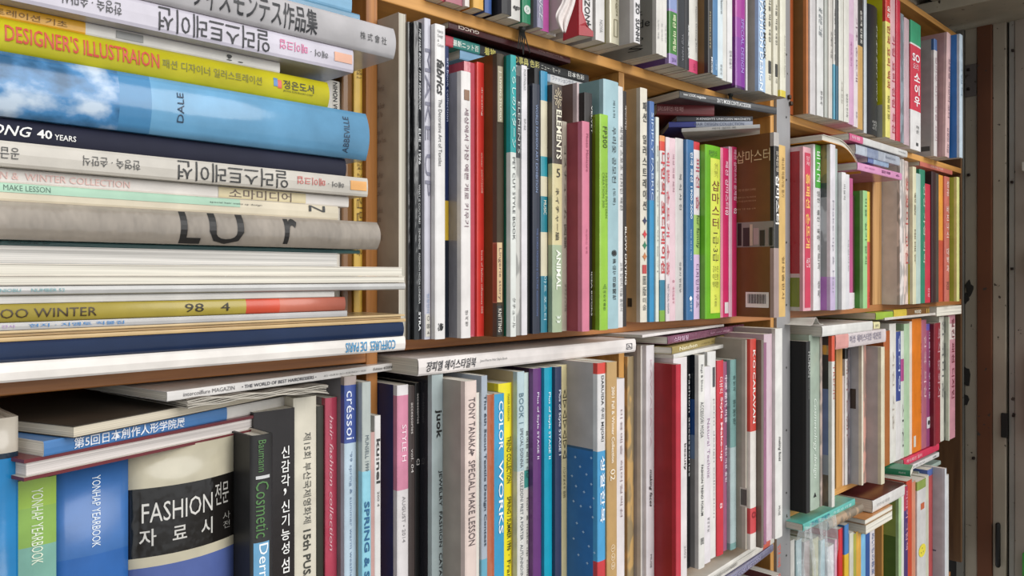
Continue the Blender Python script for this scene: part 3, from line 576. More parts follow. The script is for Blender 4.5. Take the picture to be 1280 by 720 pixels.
# ------------------------------------------------------------------ middle bay, middle row
GM2 = 'books standing on the middle shelf left of the divider'
row(Z2, XB+.0137, 470, -.04, [
 (498, 507.5, 15, 'worn beige folder with printed side standing first on the middle shelf', '#b7b1a2', dict(face='#a99b8c', rev=True, paper='#cfc9ba', gloss=.6, kind='card', ftxt=[('\n'.join(['Seoul', 'A Work E', '', 'Milan Book', 'at 21 No', '', 'Tokyo N', '& New York', '', 'Paris Edit', '', 'Asia Publ', 'A Ltd', 'a Label 7', '', 'the Book', 'A Arts', '', 'Clothing']), 470, 483, 90, 300, '#7a6a60')])),
 (510, 514, 27, 'narrow black spine beside the worn beige folder', '#1b1b1d', dict(kind='wrap', dz=.0, Y=-.045)),
 (514.5, 527.5, 26, 'black film-wrapped album with tiny white words down the spine', '#191a1c', dict(kind='wrap', Y=-.05, txt=[('THE HAIR BOOK 1999 YEARBOOK', 34, 137, .55, .8, '#dcdcdc', 'r', {'shear': .2, 'bold': .02}), ('ELIE · 1996', 160, 205, .5, .8, '#dcdcdc', 'r', {'bold': .02}), ('WHAT IS COUTURE?   TENDENZE   FASHION MODA LONDRA', 230, 380, .5, .72, '#cfcfcf'), ('STRA', 390, 414, .5, .78, '#e8e8e8', 'r', {'bold': .04})])),
 (527.8, 538.5, 22, 'silver-white album with giant outlined MAKE UP letters', '#c9c7d2', dict(gloss=.3, Y=-.048, txt=[('MAKE UP', 60, 245, .06, .94, '#7c7b8c'), ('현정언어', 367, 391, .3, .7, '#7890b4'), ('○ 음 4', 395, 418, .3, .8, '#444444')], patch=[(393, 421, .1, .85, '#d8d2c8')])),
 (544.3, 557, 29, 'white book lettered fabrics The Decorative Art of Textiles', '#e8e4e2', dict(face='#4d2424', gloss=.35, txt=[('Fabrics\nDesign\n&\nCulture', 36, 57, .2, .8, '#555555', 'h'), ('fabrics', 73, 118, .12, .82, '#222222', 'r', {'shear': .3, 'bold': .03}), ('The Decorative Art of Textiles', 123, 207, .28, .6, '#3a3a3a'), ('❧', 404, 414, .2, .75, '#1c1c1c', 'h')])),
 (557.2, 561.8, 55, 'narrow dark navy spine with light text after the fabrics book', '#23315c', dict(bands=[(250, 300, '#d8b33a'), (300, 440, '#1d2330')], txt=[('art book collection', 70, 150, .2, .8, '#b9c0dc')], Y=-.04)),
 (577, 589, 88, 'white paperback about raising a pretty puppy, with a dog picture', '#e9e3e0', dict(face='#9a979c', fkind='wrap', txt=[('세상에서 가장 예쁜 개로 키우기', 134, 283, .28, .72, '#6c4656'), ('양서평', 388, 408, .35, .65, '#333333', 's')], patch=[(111, 124, .25, .8, '#8d6a52')])),
 (589, 594.5, 76, 'pink-red glittery spine beside the puppy paperback', '#c65a68', dict(kind='wrap', Y=-.03)),
 (596.6, 605.8, 77, 'bright red spine with tiny white letters dressing', '#e03a30', dict(face='#d07a72', gloss=.3, txt=[('dressing', 108, 144, .45, .7, '#f4d0c4', 'r', {'bold': .02}), ('winter 2007/2008', 190, 241, .45, .7, '#f0b0a0'), ('book of fashion influences 005', 313, 392, .45, .7, '#f4c8bc')])),
 (622, 631, 66, 'dark brown album with beige label and a wide brown side', '#4e4436', dict(face='#6c3f18', hard=True, patch=[(82, 152, .05, .7, '#a3977a'), (303, 378, .0, .6, '#d9b98c'), (382, 419, .0, .6, '#1b1916')], txt=[('J  LIVING STUDIO', 88, 150, .15, .5, '#e8e0cc'), ('Lingerie story', 310, 375, .1, .5, '#6a4a3c'), ('KNITTING', 386, 415, .1, .5, '#ddd6c8')], fpatch=[(616, 621.5, 303, 379, '#b87058'), (616.8, 621.3, 305, 377, '#a34f36')])),
 (638.5, 645.5, 68, 'teal and white Japanese pattern book spine', '#1fa0a0', dict(face='#136048', bands=[(190, 440, '#e0e2dc')], txt=[('くらしのパターン', 82, 184, .15, .85, '#bfe2de', 'r', {'bold': .02}), ('PET CUT STYLE BOOK', 196, 300, .3, .75, '#444444'), ('クチュール', 372, 410, .3, .8, '#333333')])),
 (646, 651, 92, 'patterned dark and white narrow spine beside the teal one', '#444a50', dict(bands=[(196, 440, '#c4c2bc')], kind='art', txt=[('ELEMENTS', 125, 190, .2, .9, '#c9c9c4', 'r')])),
 (652.3, 659.5, 81, 'white notebook-like spine with sparse grey letters', '#e2dde0', dict(txt=[('PORTFOLIO', 86, 112, .3, .65, '#777777'), ('07-02', 148, 162, .35, .65, '#666666')])),
 (660, 663.4, 104, 'narrow black spine left of the navy exhibition catalogue', '#161616', dict(Y=-.03)),
 (666.3, 675.5, 104, 'dark navy catalogue lettered WORLD FASHION ART EXHIBITION', '#232a3c', dict(txt=[('WORLD FASHION ART EXHIBITION', 130, 240, .3, .6, '#8a9cc0'), ('THE KOREA FASHION & CULTURE ASSOCIATION', 285, 395, .4, .62, '#5a70a0')], face='#121215')),
 (669, 674.5, 84, 'taller black spine standing recessed behind the navy catalogue', '#18181c', dict()),
 (676.5, 685, 88, 'tall teal and cream poster-like picture spine', '#ddd4b8', dict(gloss=.3, bands=[(88, 125, '#2f8ab0'), (195, 220, '#2a98a8'), (245, 290, '#1f7f90'), (345, 440, '#2f7f95')], Y=-.03, txt=[('MUSIC', 250, 268, .3, .7, '#e8e4d0'), ('아트 포스터', 345, 400, .3, .7, '#bfd8dc')])),
 (691.2, 703.5, 105, 'ELEMENTS pattern book, brown above and green ANIMAL panel below', '#4a3f38', dict(face='#3a2418', bands=[(204, 306, '#d9cc9c'), (306, 440, '#a9b898')], txt=[('ELEMENTS', 136, 198, .3, .85, '#e8e2cc', 'r', {'bold': .04}), ('✳', 108, 134, .1, .9, '#c8b89a', 'h'), ('5', 210, 221, .35, .7, '#33302a', 'h'), ('ネイチャー編', 234, 300, .25, .6, '#3a352c', 'r', {'bold': .02}), ('ANIMAL', 312, 362, .3, .75, '#eef0e4', 'r', {'bold': .03}), ('ʬ', 395, 404, .3, .75, '#dfe6d8', 'h')])),
 (704, 709.5, 150, 'narrow grey-beige spine with dark characters next to ELEMENTS', '#b7ae9e', dict(txt=[('コスチューム 図鑑', 180, 310, .2, .7, '#4a4640'), ('グラフィック社', 355, 390, .3, .7, '#4a4640')])),
 (728.3, 737.5, 151, 'pink hardcover with a wide dusty red side, in front of VELVET', '#d87c94', dict(face='#a24450', hard=False, gloss=.4, txt=[('Photo Manicure', 166, 214, .45, .75, '#8f4058'), ('여성자신 부록', 286, 317, .4, .65, '#a85870')])),  # dusty red side: the pink cover with shade painted in
 (722, 724, 103, 'tall pinkish-brown cover standing behind the pink hardcover', '#c9b3b3', dict(face='#7c6058', Dp=.17)),
 (733.5, 741, 115, 'black spine lettered VELVET and IDEA BOOKS', '#2b2424', dict(face='#151214', txt=[('VELVET', 130, 165, .3, .85, '#e6e2dc', 'r', {'bold': .02}), ('IDEA BOOKS', 340, 395, .3, .85, '#e6e2dc', 'r', {'bold': .02})])),
 (750.3, 760.8, 142, 'lime green book with olive side', '#96c63a', dict(face='#6f7a10', hard=False, gloss=.3, txt=[('FP300', 157, 184, .3, .8, '#3a4a14'), ('FASHION PATTERN\nCREATION 300', 215, 272, .25, .85, '#5a7a24'), ('◬', 355, 361, .3, .75, '#2a6a2c', 'h'), ('미진사출판', 363, 388, .35, .65, '#2a4a1c', 's')])),  # olive side colour paints the shade on the lime cover
 (761.2, 773.8, 98, 'tall light blue Korean contest book with newspaper imprint', '#a3c2c9', dict(Y=-.052, face='#7f9ea0', hard=False, txt=[('제13회', 122, 144, .4, .6, '#3c4c50'), ('우리옷 공모전', 156, 227, .3, .7, '#33393c'), ('(도록)', 234, 255, .35, .65, '#33393c'), ('◉', 312, 320, .25, .75, '#1c1c1c', 'h'), ('釜山每日新聞社', 323, 375, .35, .7, '#222222', 's', {'bold': .02})])),
 (774, 779.5, 106, 'narrow white Korean spine right of the light blue contest book', '#e3e0de', dict(Y=-.04, txt=[('세계의 스포츠 디자인 패션', 156, 262, .2, .8, '#555555'), ('교육 일번지 미술 출판사', 328, 390, .2, .8, '#777777')])),
 (780, 784, 112, 'narrow black spine lettered BLOW DRYING', '#2c2420', dict(Y=-.035, txt=[('헤어디자인', 130, 160, .2, .8, '#d8d0c8'), ('BLOW DRYING', 283, 356, .15, .85, '#e6e0d8', 'r', {'bold': .01})])),
], GM2)
row(Z2, XC+.0122, 784, -.035, [
 (801, 809.8, 109, 'cream Korean fashion illustration book with four coloured arrow marks', '#e4dccb', dict(face='#cdb084', hard=False, txt=[('패션 일러스트레이션', 126, 262, .25, .8, '#2a2a2c', 's', {'bold': .01}), ('✦', 270, 281, .2, .85, '#3a3a58', 'h'), ('✦', 287, 298, .2, .85, '#c83c40', 'h'), ('✦', 301, 312, .2, .85, '#2f7a5a', 'h'), ('✦', 315, 326, .2, .85, '#c07a4a', 'h'), ('圖版', 345, 370, .25, .75, '#444444', 's'), ('미술', 372, 388, .25, .75, '#444444', 's')], patch=[(331, 342, .2, .8, '#c04a48')], fpatch=[(784.5, 790, 373, 384, '#33302c')])),
 (810.2, 818.2, 126, 'blue book lettered SIMPLY FABRIC', '#2f8fc0', dict(bands=[(126, 250, '#4a6ea8')], txt=[('SIMPLY FABRIC', 140, 250, .25, .7, '#c0d4ea')])),
 (818.6, 824, 146, 'narrow white and pale green spine right of SIMPLY FABRIC', '#dfe2d6', dict(txt=[('봄을 위한 옷만들기', 180, 340, .35, .65, '#999999')])),
 (825.5, 831.5, 169, 'white spine with red comic letters and orange top', '#e9e2e0', dict(bands=[(169, 176, '#e39a5a'), (176, 188, '#d84434'), (350, 400, '#2f7f9c'), (388, 404, '#7fae3c')], Y=-.035, txt=[('나만의 코디네이션', 190, 342, .15, .9, '#c43c40', 'r', {'bold': .03})])),
 (831.8, 837.5, 171, 'white spine with pinkish red letters, beside the orange-topped one', '#e6d8da', dict(Y=-.035, txt=[('예쁜 손뜨개 소품', 190, 345, .1, .8, '#c85a64', 'r', {'bold': .02}), ('PARTY CASUAL FASHION', 355, 392, .3, .7, '#333355')])),
 (838.3, 845, 172, 'pale pink Korean paperback spine', '#e5c6cc', dict(txt=[('여성 의류 제작', 192, 240, .35, .65, '#8f5a68'), ('◎ 유신문화사', 350, 380, .3, .7, '#b0506c', 's')])),
 (845.8, 855, 172, 'light grey Korean paperback right of the pale pink one', '#cfcac6', dict(txt=[('복 식 사 전', 216, 262, .35, .65, '#444444'), ('경춘사 편집부', 327, 366, .35, .6, '#555555')])),
 (858.5, 868, 174, 'deep blue Korean book with the years 1900 to 2000', '#2f6a9c', dict(face='#1b3c5c', hard=False, gloss=.35, txt=[('한국 패션 1900-2000', 189, 273, .4, .75, '#dce8f0', 'r', {'bold': .01}), ('현대 복식 백년', 286, 325, .4, .6, '#a8c4d8'), ('♠', 370, 376, .3, .65, '#ffffff', 'h'), ('교학사', 377, 390, .35, .65, '#dce8f0', 's')])),
 (868.4, 875.5, 176, 'lilac and green magazine-like spine with red-white head', '#d8bcdc', dict(bands=[(176, 186, '#c8343c'), (186, 268, '#e6dcde'), (268, 318, '#a8c86c')], txt=[('패션 숍', 196, 262, .2, .8, '#b04458'), ('for family', 268, 310, .2, .8, '#3c4c2c'), ('디자인하우스', 330, 385, .2, .7, '#5c3c6c')])),
 (882.5, 902, 180, 'thick green exam book with yellow panel, title in dark letters', '#74b82e', dict(face='#4c9420', hard=True, bulge=.002, gloss=.3, fkind=None, patch=[(196, 392, .28, .92, '#dde45a')], txt=[('패션샵마스터', 186, 194, .2, .7, '#3c5c1c', 'h'), ('실기필기', 202, 220, .5, .75, '#8a8a30', 's'), ('샵마스터', 224, 285, .36, .86, '#6c2c1c', 's', {'bold': .02}), ('1급·3급', 290, 327, .42, .78, '#3c2c18'), ('김수진\n이은정\n박미영', 332, 360, .4, .8, '#6c6c28', 'h'), ('도서출판', 369, 384, .52, .68, '#6c6c28', 's')])),
 (902.3, 904.5, 184, 'thin pink spine right of the thick green exam book', '#e08aa0', dict()),
 (905, 911.5, 184, 'magenta Korean exam book with white oval near the bottom', '#d02a64', dict(txt=[('패션 샵마스터', 200, 260, .2, .8, '#f4c8d8', 'r', {'bold': .01}), ('03', 262, 268, .2, .8, '#ffffff')], patch=[(378, 392, .1, .9, '#e8dcdc')])),
 (912, 915.5, 183, 'narrow pale pink page-like spine between magenta ones', '#e8b8c8', dict()),
 (916, 921.5, 183, 'second magenta exam book, touching the brown cover', '#cf2862', dict(txt=[('패션 샵마스터 문제집', 186, 250, .2, .8, '#f4c8d8', 'r', {'bold': .01}), ('02', 260, 267, .2, .8, '#ffffff')])),
 (968.3, 974.6, 165, 'large brown book with barcode and shop photo on its side', '#a48d86', dict(face='#70461c', bands=[(160, 182, '#b9b2ac'), (182, 310, '#1f1b18')], txt=[('샵마스터', 218, 280, .15, .85, '#f0ece6', 'r', {'bold': .03}), ('문제은행', 188, 214, .25, .7, '#d8ccb8')],
    fpatch=[(921, 967, 276, 308, '#8f8a80'), (922, 927, 277, 306, '#2a2622'), (929, 937, 283, 307, '#34302c'), (937.5, 941, 279, 306, '#c9b9a0'), (942, 949, 284, 305, '#b09c98'), (950, 956, 287, 307, '#2c2824'), (957, 961, 285, 306, '#8c8078'), (962, 966, 284, 307, '#1a1715'), (932.5, 961.5, 365.5, 385, '#e8e2da')] + [(935+i*1.2, 935+i*1.2+(.75 if i % 3 else .4), 368, 380, '#2b2b2e') for i in range(20)],
    ftxt=[('샵마스터', 921, 963, 184, 200, '#d8c090'), ('기본 이론 중심의 상세해설', 923, 945, 233, 236, '#b8966c'), ('시험에 나오는 핵심 예상문제', 921, 945, 243, 245, '#b8966c'), ('실기시험 완벽 대비 문제', 921, 945, 248, 250, '#b8966c'), ('출제 기준 해설 수록', 921, 945, 258, 260, '#b8966c'), ('9 788982 350061', 934, 960, 381, 384, '#333333')], gloss=.35)),
 (975.3, 982.5, 180, 'narrow tan-yellow spine beside the metal post', '#dcb46a', dict(txt=[('제12회 미용기능 필기', 195, 245, .25, .7, '#6c5024'), ('형설출판사', 320, 375, .3, .7, '#6c5024')])),
], 'books standing on the middle shelf right of the divider', Dp=.2)
lying(561, 26.5, 35, 713, 83, 'maroon book with white capitals lying flat directly under the shelf board', '#4a2224', YL=.003, par=True, Dp=.19, flip=True, hard=False, group='books lying under the upper board', gloss=.2, txt=[('GUCCI', 598.5, 573, .2, .7, '#d8c8bc', 'r', {'bold': .02}), ('100 Years of Dream Photos', 703, 673, .3, .6, '#8a6a64')], cat='book')
lying(557, 38, 51, 736, 104, 'black Japanese book with yellow characters lying below the maroon one', '#16181a', zb=.2505, YL=.012, par=True, Dp=.19, group='books lying under the upper board', bands=[(557, 567, '#b83a4c'), (567, 600, '#2f8078')], txt=[('最新ニット百', 566, 598, .15, .75, '#dfe8e0', 'r', {'bold': .02}), ('着物', 605, 619, .1, .9, '#c9bf62', 'r', {'bold': .02}), ('の事典 色彩', 642, 674, .1, .9, '#cfc878', 'r', {'bold': .02}), ('ニュー · モード', 676, 700, .2, .7, '#d8d8d0'), ('日本色彩', 710, 730, .2, .8, '#dcdcd8', 'r', {'bold': .02})])
lying(575, 55, 68, 736, 112, 'white and light blue book lying below the black Japanese one', '#dfe0e2', zb=.2405, YL=.014, par=True, Dp=.19, group='books lying under the upper board', bands=[(575, 605, '#7fa8c8'), (676, 688, '#9cb8d0')], txt=[('ファッションカラー', 690, 720, .25, .75, '#8a90a0')])
GU = 'books lying above the middle shelf right of the divider'
lying(849.5, 112.5, 122.5, 971, 143, 'black fashion magazine with white spine words lying under the upper board', '#2c2b2e', zb=.2595, group=GU, cat='magazine', Dp=.2, gloss=.3, txt=[('new LOOK magazine', 854, 882, .3, .75, '#f0f0f0', 'r', {'bold': .03}), ('2017 S MODE CONTE ACCESSORI', 896, 938, .25, .75, '#e6e6e6', 'r', {'bold': .02})])
lying(821, 128, 143, 893, 145, 'dark red Korean hardcover lying below the black magazine', '#6a1a1e', zb=.2437, group=GU, Dp=.16, hard=False, txt=[('일러스트레이션1 여성 패션', 822, 854, .3, .7, '#d8a8a4')])
lying(846, 145, 152, 941, 152.5, 'dark grey exhibition album lying on the pale magazines', '#37383c', zb=.2352, group=GU, Dp=.16, txt=[('X-KNIGHTS UNICORN MAGNETS', 870, 938, .3, .7, '#c8c8c8', 'r', {'bold': .03})])
lying(836, 152.5, 159, 941, 158, 'blue and silver magazine lying below the dark grey album', '#a9aebc', zb=.2260, group=GU, Dp=.15, cat='magazine', bands=[(836, 870, '#39408a')], txt=[('HAIR DESIGN COLLECTION', 868, 930, .2, .8, '#5c6478')])
lying(852, 160.5, 165, 950, 160, 'white crumpled booklet lowest of the pile above the green exam book', '#cdcac6', zb=.2170, group=GU, Dp=.07, txt=[('헤어 컬러 북', 890, 920, .2, .8, '#777777')])
# ------------------------------------------------------------------ upper shelf, middle bays (only the lower part is in view)
GU1 = 'books standing on the upper shelf of the middle bays'
H = lambda h, **k: dict(h=h, **k)
row(Z1, XB+.0137, 470, -.02, [
 (540, 556, 0, 'red-pink book cut by the upper edge, left of the white and orange spines', '#b44a58', H(.27, yb=2)),
 (558, 579, 0, 'pale pink-red folder cut by the upper edge', '#b4707c', H(.28, yb=6)),
 (580, 587, 0, 'white spine at the upper edge left of the orange book', '#e3d9d2', H(.26, yb=9)),
 (592.5, 605, 0, 'orange-yellow book at the upper edge', '#e5b052', H(.26, face='#b86a1c', yb=13)),
 (606.5, 615, 0, 'blue spine at the upper edge with a dark side', '#3a5c9c', H(.27, yb=18)),
 (628, 640, 0, 'plain black spine at the upper edge, left of the ego book', '#2c2b2e', H(.27, face='#17171c', yb=20)),
 (640.3, 651, 0, 'white spine lettered ego', '#e3e0da', H(.27, yb=27, txt=[('ego', 641, 641, .1, .9)] and [('ego', 4, 10, .1, .9, '#2a2a2a', 'h', {'shear': .3, 'bold': .04})])),
 (653.5, 664, 0, 'green spine with a white round emblem', '#1a8f62', H(.27, face='#6c7c70', yb=31, txt=[('●', 5, 16, .12, .9, '#dfe8e0', 'h'), ('§', 7, 14, .35, .65, '#1a8f62', 'h')])),
 (672, 679.5, 0, 'lavender-grey spine with white slanted letters', '#a9a6c0', H(.27, face='#8f8c86', yb=36, txt=[('NUANCE', -40, 24, .2, .8, '#e6e4ee', 'r', {'shear': .3})])),
 (680, 687, 0, 'bright pink narrow spine at the upper edge', '#d866b8', H(.27, yb=41)),
 (687.3, 695.5, 0, 'white curved soft magazine beside the bright pink spine', '#dcd6d2', H(.28, yb=46, cat='magazine', txt=[('collezioni', -30, 14, .3, .7, '#444444', 'r', {'shear': .3})])),
 (727, 741.5, 0, 'white book lettered HORIZON with a plus sign, behind the red fallen cover', '#e5e0de', H(.28, yb=46, face='#c9c0ba', txt=[('HORIZON', -30, 24, .25, .7, '#2a2a2a', 'r', {'bold': .02}), ('+', 24, 30, .3, .8, '#2a2a2a', 'h', {'bold': .05})])),
 (745.5, 756.5, 0, 'plain white spine with small grey letters low down', '#e3dfdc', H(.28, yb=53, face='#a39f9c', txt=[('NOVA', 23, 39, .35, .7, '#888888')])),
 (763, 775, 0, 'cream wrapped spine with torn film at its foot', '#ddd6bc', H(.28, yb=57, face='#b9af80', kind='wrap', txt=[('design', -20, 17, .5, .8, '#7c7458', 'r', {'shear': .3}), ('▯', 22, 44, .35, .75, '#8c8466', 'h')])),
 (793, 800.7, 0, 'white album with bold black capitals and a wide grey side', '#e6e2e2', H(.28, yb=54, face='#a8a4a2', txt=[('ZO  SUNHI', 2, 50, .2, .8, '#26262a', 'r', {'bold': .03})])),
 (820.8, 825, 0, 'first of three thin cream albums, its side printed with black hand lettering', '#dfdad2', H(.29, yb=68, face='#96938a', ftxt=[('&', .02, .055, 5, 14, '#1c1c1c'), ('mode', .01, .055, 20, 30, '#1c1c1c'), ('Gyo', .02, .06, 40, 48, '#1c1c1c'), ('S', .02, .045, 52, 58, '#1c1c1c')], txt=[('노라노 작품', 24, 48, .3, .7, '#888888')])),
 (825.5, 829.5, 0, 'second of three thin cream albums', '#e1dcd4', H(.29, yb=70, txt=[('봄 컬렉션', 28, 50, .3, .7, '#999999')])),
 (830, 834, 0, 'third of three thin cream albums, next to a purple edge', '#e3ded6', H(.29, yb=72, txt=[('가을 컬렉션', 30, 52, .3, .7, '#999999')])),
 (837, 847, 0, 'purple spine with a green panel and white letters', '#a58cc4', H(.29, yb=82, face='#5c3c74', bands=[(-40, 10, '#8c9cc8'), (13, 66, '#3a7c2c')], txt=[('패션 마케팅', 16, 62, .35, .75, '#e6ecc0', 'r', {'bold': .02}), ('2014', 71, 76, .3, .8, '#4a2c6c', 'h')])),
 (848, 857.5, 0, 'black album with grey thin letters, right of the green-panelled spine', '#26272b', H(.30, yb=86, gloss=.25, txt=[('YOJI YAMA', 40, 74, .3, .65, '#7c7c80')])),
 (857.8, 862, 0, 'narrow black spine with bright white words', '#201f22', H(.29, yb=88, txt=[('AN ACTUAL BOOK', 30, 72, .4, .9, '#e6e6e6', 'r', {'bold': .02})])),
 (862.8, 873, 0, 'white spine with a pink foot', '#e3dfd6', H(.29, yb=93, bands=[(72, 120, '#d84a74')], txt=[('Fashion Drawing Basic', 4, 62, .6, .8, '#777777'), ('수학사', 77, 86, .35, .65, '#8f2a4c', 's')])),
 (885.7, 891.5, 0, 'dark spine with a brown side and pale thin lettering', '#2c2a2a', H(.29, yb=92, face='#6c4a18', txt=[('MODELLISTE', 14, 60, .15, .4, '#b8a880'), ('MODE', 70, 90, .5, .85, '#e6e6e6', 'r', {'bold': .02})])),
 (891.8, 898, 0, 'steel blue spine on the upper shelf', '#4a7ca8', H(.29, yb=95, txt=[('三省堂', 74, 86, .3, .7, '#a8c8e0', 's')])),
 (898.3, 904.5, 0, 'pale blue-white narrow spine', '#dbe6ea', H(.29, yb=99, txt=[('Pattern', -6, 14, .4, .8, '#444444', 'r', {'shear': .3}), ('예학사', 78, 92, .3, .7, '#555555', 's')])),
 (905, 909, 0, 'thin off-white soft spine left of the purple one', '#e0ddd6', H(.29, yb=102)),
 (909.5, 916, 0, 'white spine with small letters just left of the magenta-purple book', '#e6e3e2', H(.29, yb=104, txt=[('한복 만들기', 62, 84, .3, .75, '#555555')])),
 (920, 932, 0, 'glossy magenta to violet book protruding from the upper shelf', '#8a3a9c', H(.30, yb=113, face='#3c0c40', gloss=.15, bands=[(-200, 20, '#b0429c'), (20, 45, '#9a3e9e'), (106, 130, '#4c1858')], txt=[('SPECIAL DESIGN', 20, 88, .5, .78, '#b49ce0')])),
 (932.5, 934.5, 0, 'thin white spine with bold slanted letters beside the violet book', '#e8e4e2', H(.29, yb=112, )),
 (949, 957.5, 0, 'blue and white patterned book lettered MOOK with a speckled grey side', '#a9c4e2', H(.29, yb=116, face='#b0a8a0', txt=[('KONGGI MOOK', -10, 72, .6, 1.05, '#2a2a2c', 'r', {'bold': .04}), ('FASHION DESIGN', 0, 112, .08, .5, '#e8eef6', 'r', {'bold': .03})])),
 (958, 965, 0, 'first cream art yearbook spine with a boxed seal', '#e2dcc8', H(.29, yb=119, txt=[('서울 미술 대전', -4, 50, .4, .75, '#3c3a34', 'r', {'bold': .01}), ('▮', 74, 90, .35, .8, '#2c2a28', 'h'), ('김', 92, 98, .4, .75, '#3c3a34', 'h')])),
 (965.5, 973, 0, 'second cream art yearbook spine with a boxed seal', '#e0dac6', H(.29, yb=120, txt=[('서울 미술 대전', 4, 55, .35, .7, '#3c3a34', 'r', {'bold': .01}), ('▮', 79, 95, .3, .75, '#2c2a28', 'h'), ('김', 97, 103, .35, .7, '#3c3a34', 'h')])),
 (974, 983, 0, 'ivory book with yellow foot beside the metal post', '#e5e0cc', H(.29, yb=121, bands=[(112, 125, '#e2cc3c')], txt=[('Annual of Korean Fashion', 42, 95, .6, .8, '#8c887c')])),
], GU1, Dp=.23)
# red book whose cover flares open at the foot, with a white rag beside it
def P3(px, py, w): X = Xat(px, w); return Vector((X, w-D0, zat(py, fwd(X, w))))
o0 = P3(704, 51, .612); o0.z = Z1
rb = empty('book', (o0.x, o0.y, CZ+Z1), 'red book with its cover flaring open at the foot beside a white rag', 'book', GU1)
def sheet3(name, grid, th, m, par, org):
    """grid: rows of points -> solid sheet of thickness th"""
    V = [tuple(p-org) for r in grid for p in r]; n = len(grid[0])
    F = [(j*n+i, j*n+i+1, (j+1)*n+i+1, (j+1)*n+i) for j in range(len(grid)-1) for i in range(n-1)]
    o = mesh(name, V, F, [m], par); s_ = o.modifiers.new('thickness', 'SOLIDIFY'); s_.thickness = th; s_.offset = 0
    return o
RED = mat('#a81a28', .35, 'card'); zup = Vector((0, 0, .27))
def foot(px, w): p = P3(px, 50, w); p.z = Z1+.001; return p
ridge = P3(723, 44, .593); lf = P3(704, 51, .612); rf = P3(741, 46, .590); tl = foot(716.5, .605)+zup; tr = foot(723, .593)+zup; rr = foot(726.5, .592)+zup
mid = lambda a, b, k: a+(b-a)*k
sheet3('cover', [[lf, ridge], [mid(lf, tl, .18)+Vector((.004, 0, 0)), mid(ridge, tr, .18)], [mid(lf, tl, .5)+Vector((.004, 0, 0)), mid(ridge, tr, .5)], [tl, tr]], .0018, RED, rb, o0)
sheet3('cover', [[ridge, mid(ridge, rf, .5), rf], [mid(ridge, tr, .04), mid(ridge, rf, .5)+Vector((0, 0, .012)), rf+Vector((0, 0, .006))], [mid(ridge, tr, .09), P3(731, 28, .591), P3(734, 32, .590)], [mid(ridge, tr, .16), P3(726, 14, .592), P3(727.5, 14, .592)], [tr, mid(tr, rr, .5), rr]], .0018, RED, rb, o0)
bx = foot(722, .600)-o0; box('page_block', bx.x-.009, bx.x+.003, bx.y+.002, bx.y+.15, .003, .265, mat('#d8ccc4', .8, 'paper'), rb)
# white rag hanging over it
rows_ = [(-110, 710, 722), (-60, 709, 722), (-20, 706, 721), (0, 704, 720), (10, 699, 717), (19, 693.5, 714.5), (26, 695, 711.5), (33, 699, 709), (41, 704, 706.5)]
oc = P3(693, 41, .578)
rg = empty('cloth', (oc.x, oc.y, oc.z+CZ), 'crumpled white rag hanging beside the flaring red book', 'cloth')
G_ = []
for j, (py, a_, b_) in enumerate(rows_):
    G_.append([P3(a_+(b_-a_)*i/14, py+1.5*math.sin(i*.9+j), .578+.0022*math.sin(i*.8+j*.35)+.0008*math.sin(i*1.9+j)) for i in range(15)])
c_ = sheet3('cloth_sheet', G_, .0008, mat('#e0d6d2', .9, 'cloth'), rg, oc)
c_.data.polygons.foreach_set('use_smooth', [True]*len(c_.data.polygons)); md = c_.modifiers.new('sub', 'SUBSURF'); md.levels = 1; md.render_levels = 1
def drape(name, px0, px1, py0, py1, w0, m, label, cat, folds=7, amp=.004, taper=True, group=None):
    X0 = Xat(px0, w0); X1 = Xat(px1, w0); z0 = zat(py1, fwd(X0, w0)); z1 = zat(py0, fwd(X0, w0))
    o_ = empty(name, (X0, w0-D0, CZ+z0), label, cat, group)
    n = 36; mm = 20; V = []; F = []
    for j in range(mm+1):
        v = j/mm
        for i in range(n+1):
            u_ = i/n
            V.append(((X1-X0)*u_+.004*v, amp*math.sin(u_*folds*3.14+v*3)+amp*.6*math.sin(u_*17+v*9), (z1-z0)*v+.006*math.sin(u_*5)*(1-v)))
    for j in range(mm):
        for i in range(n):
            a = j*(n+1)+i; F.append((a, a+1, a+n+2, a+n+1))
    mesh('film_sheet', V, F, [m], o_, smooth=True)
    return o_
# cords tied round the board edge
def cord(px, label, seedv):
    X = Xat(px, D0); z = Z1b-.004
    r = empty('cord', (X, -.004, CZ+z), label, 'cord', 'dark cords tied around the upper board')
    rnd = random.Random(seedv); V = []; F = []
    for k in range(6):
        x0 = (k-2.5)*.0022; x1 = x0+rnd.uniform(-.006, .006); n0 = len(V); t = .0009
        path = [(x0*.4, .004, .022), (x0*.5, -.002, .018), (x0, -.004, .006), (x1, -.005, -.008+rnd.uniform(-.006, .004))]
        for (a, b, c_) in path:
            for q in range(4): V.append((a+t*math.cos(q*1.5708), b+t*math.sin(q*1.5708), c_))
        for j in range(3):
            for q in range(4):
                a = n0+4*j+q; b = n0+4*j+(q+1) % 4; F.append((a, b, b+4, a+4))
        F.append((n0, n0+1, n0+2, n0+3)); F.append((n0+15, n0+14, n0+13, n0+12))
    mesh('strands', V, F, [mat('#1a1c18', .7, 'ink')], r)
    kv, kf = boxvf(-.005, .005, -.006, -.0005, .013, .0215); mesh('knot', kv, kf, [mat('#22241f', .7, 'ink')], r).modifiers.new('b', 'BEVEL').width = .002
cord(647, 'frayed black cord tied over the upper board below the ego book', 3)
cord(908, 'dark green cord knotted over the upper board above the black magazine', 8)

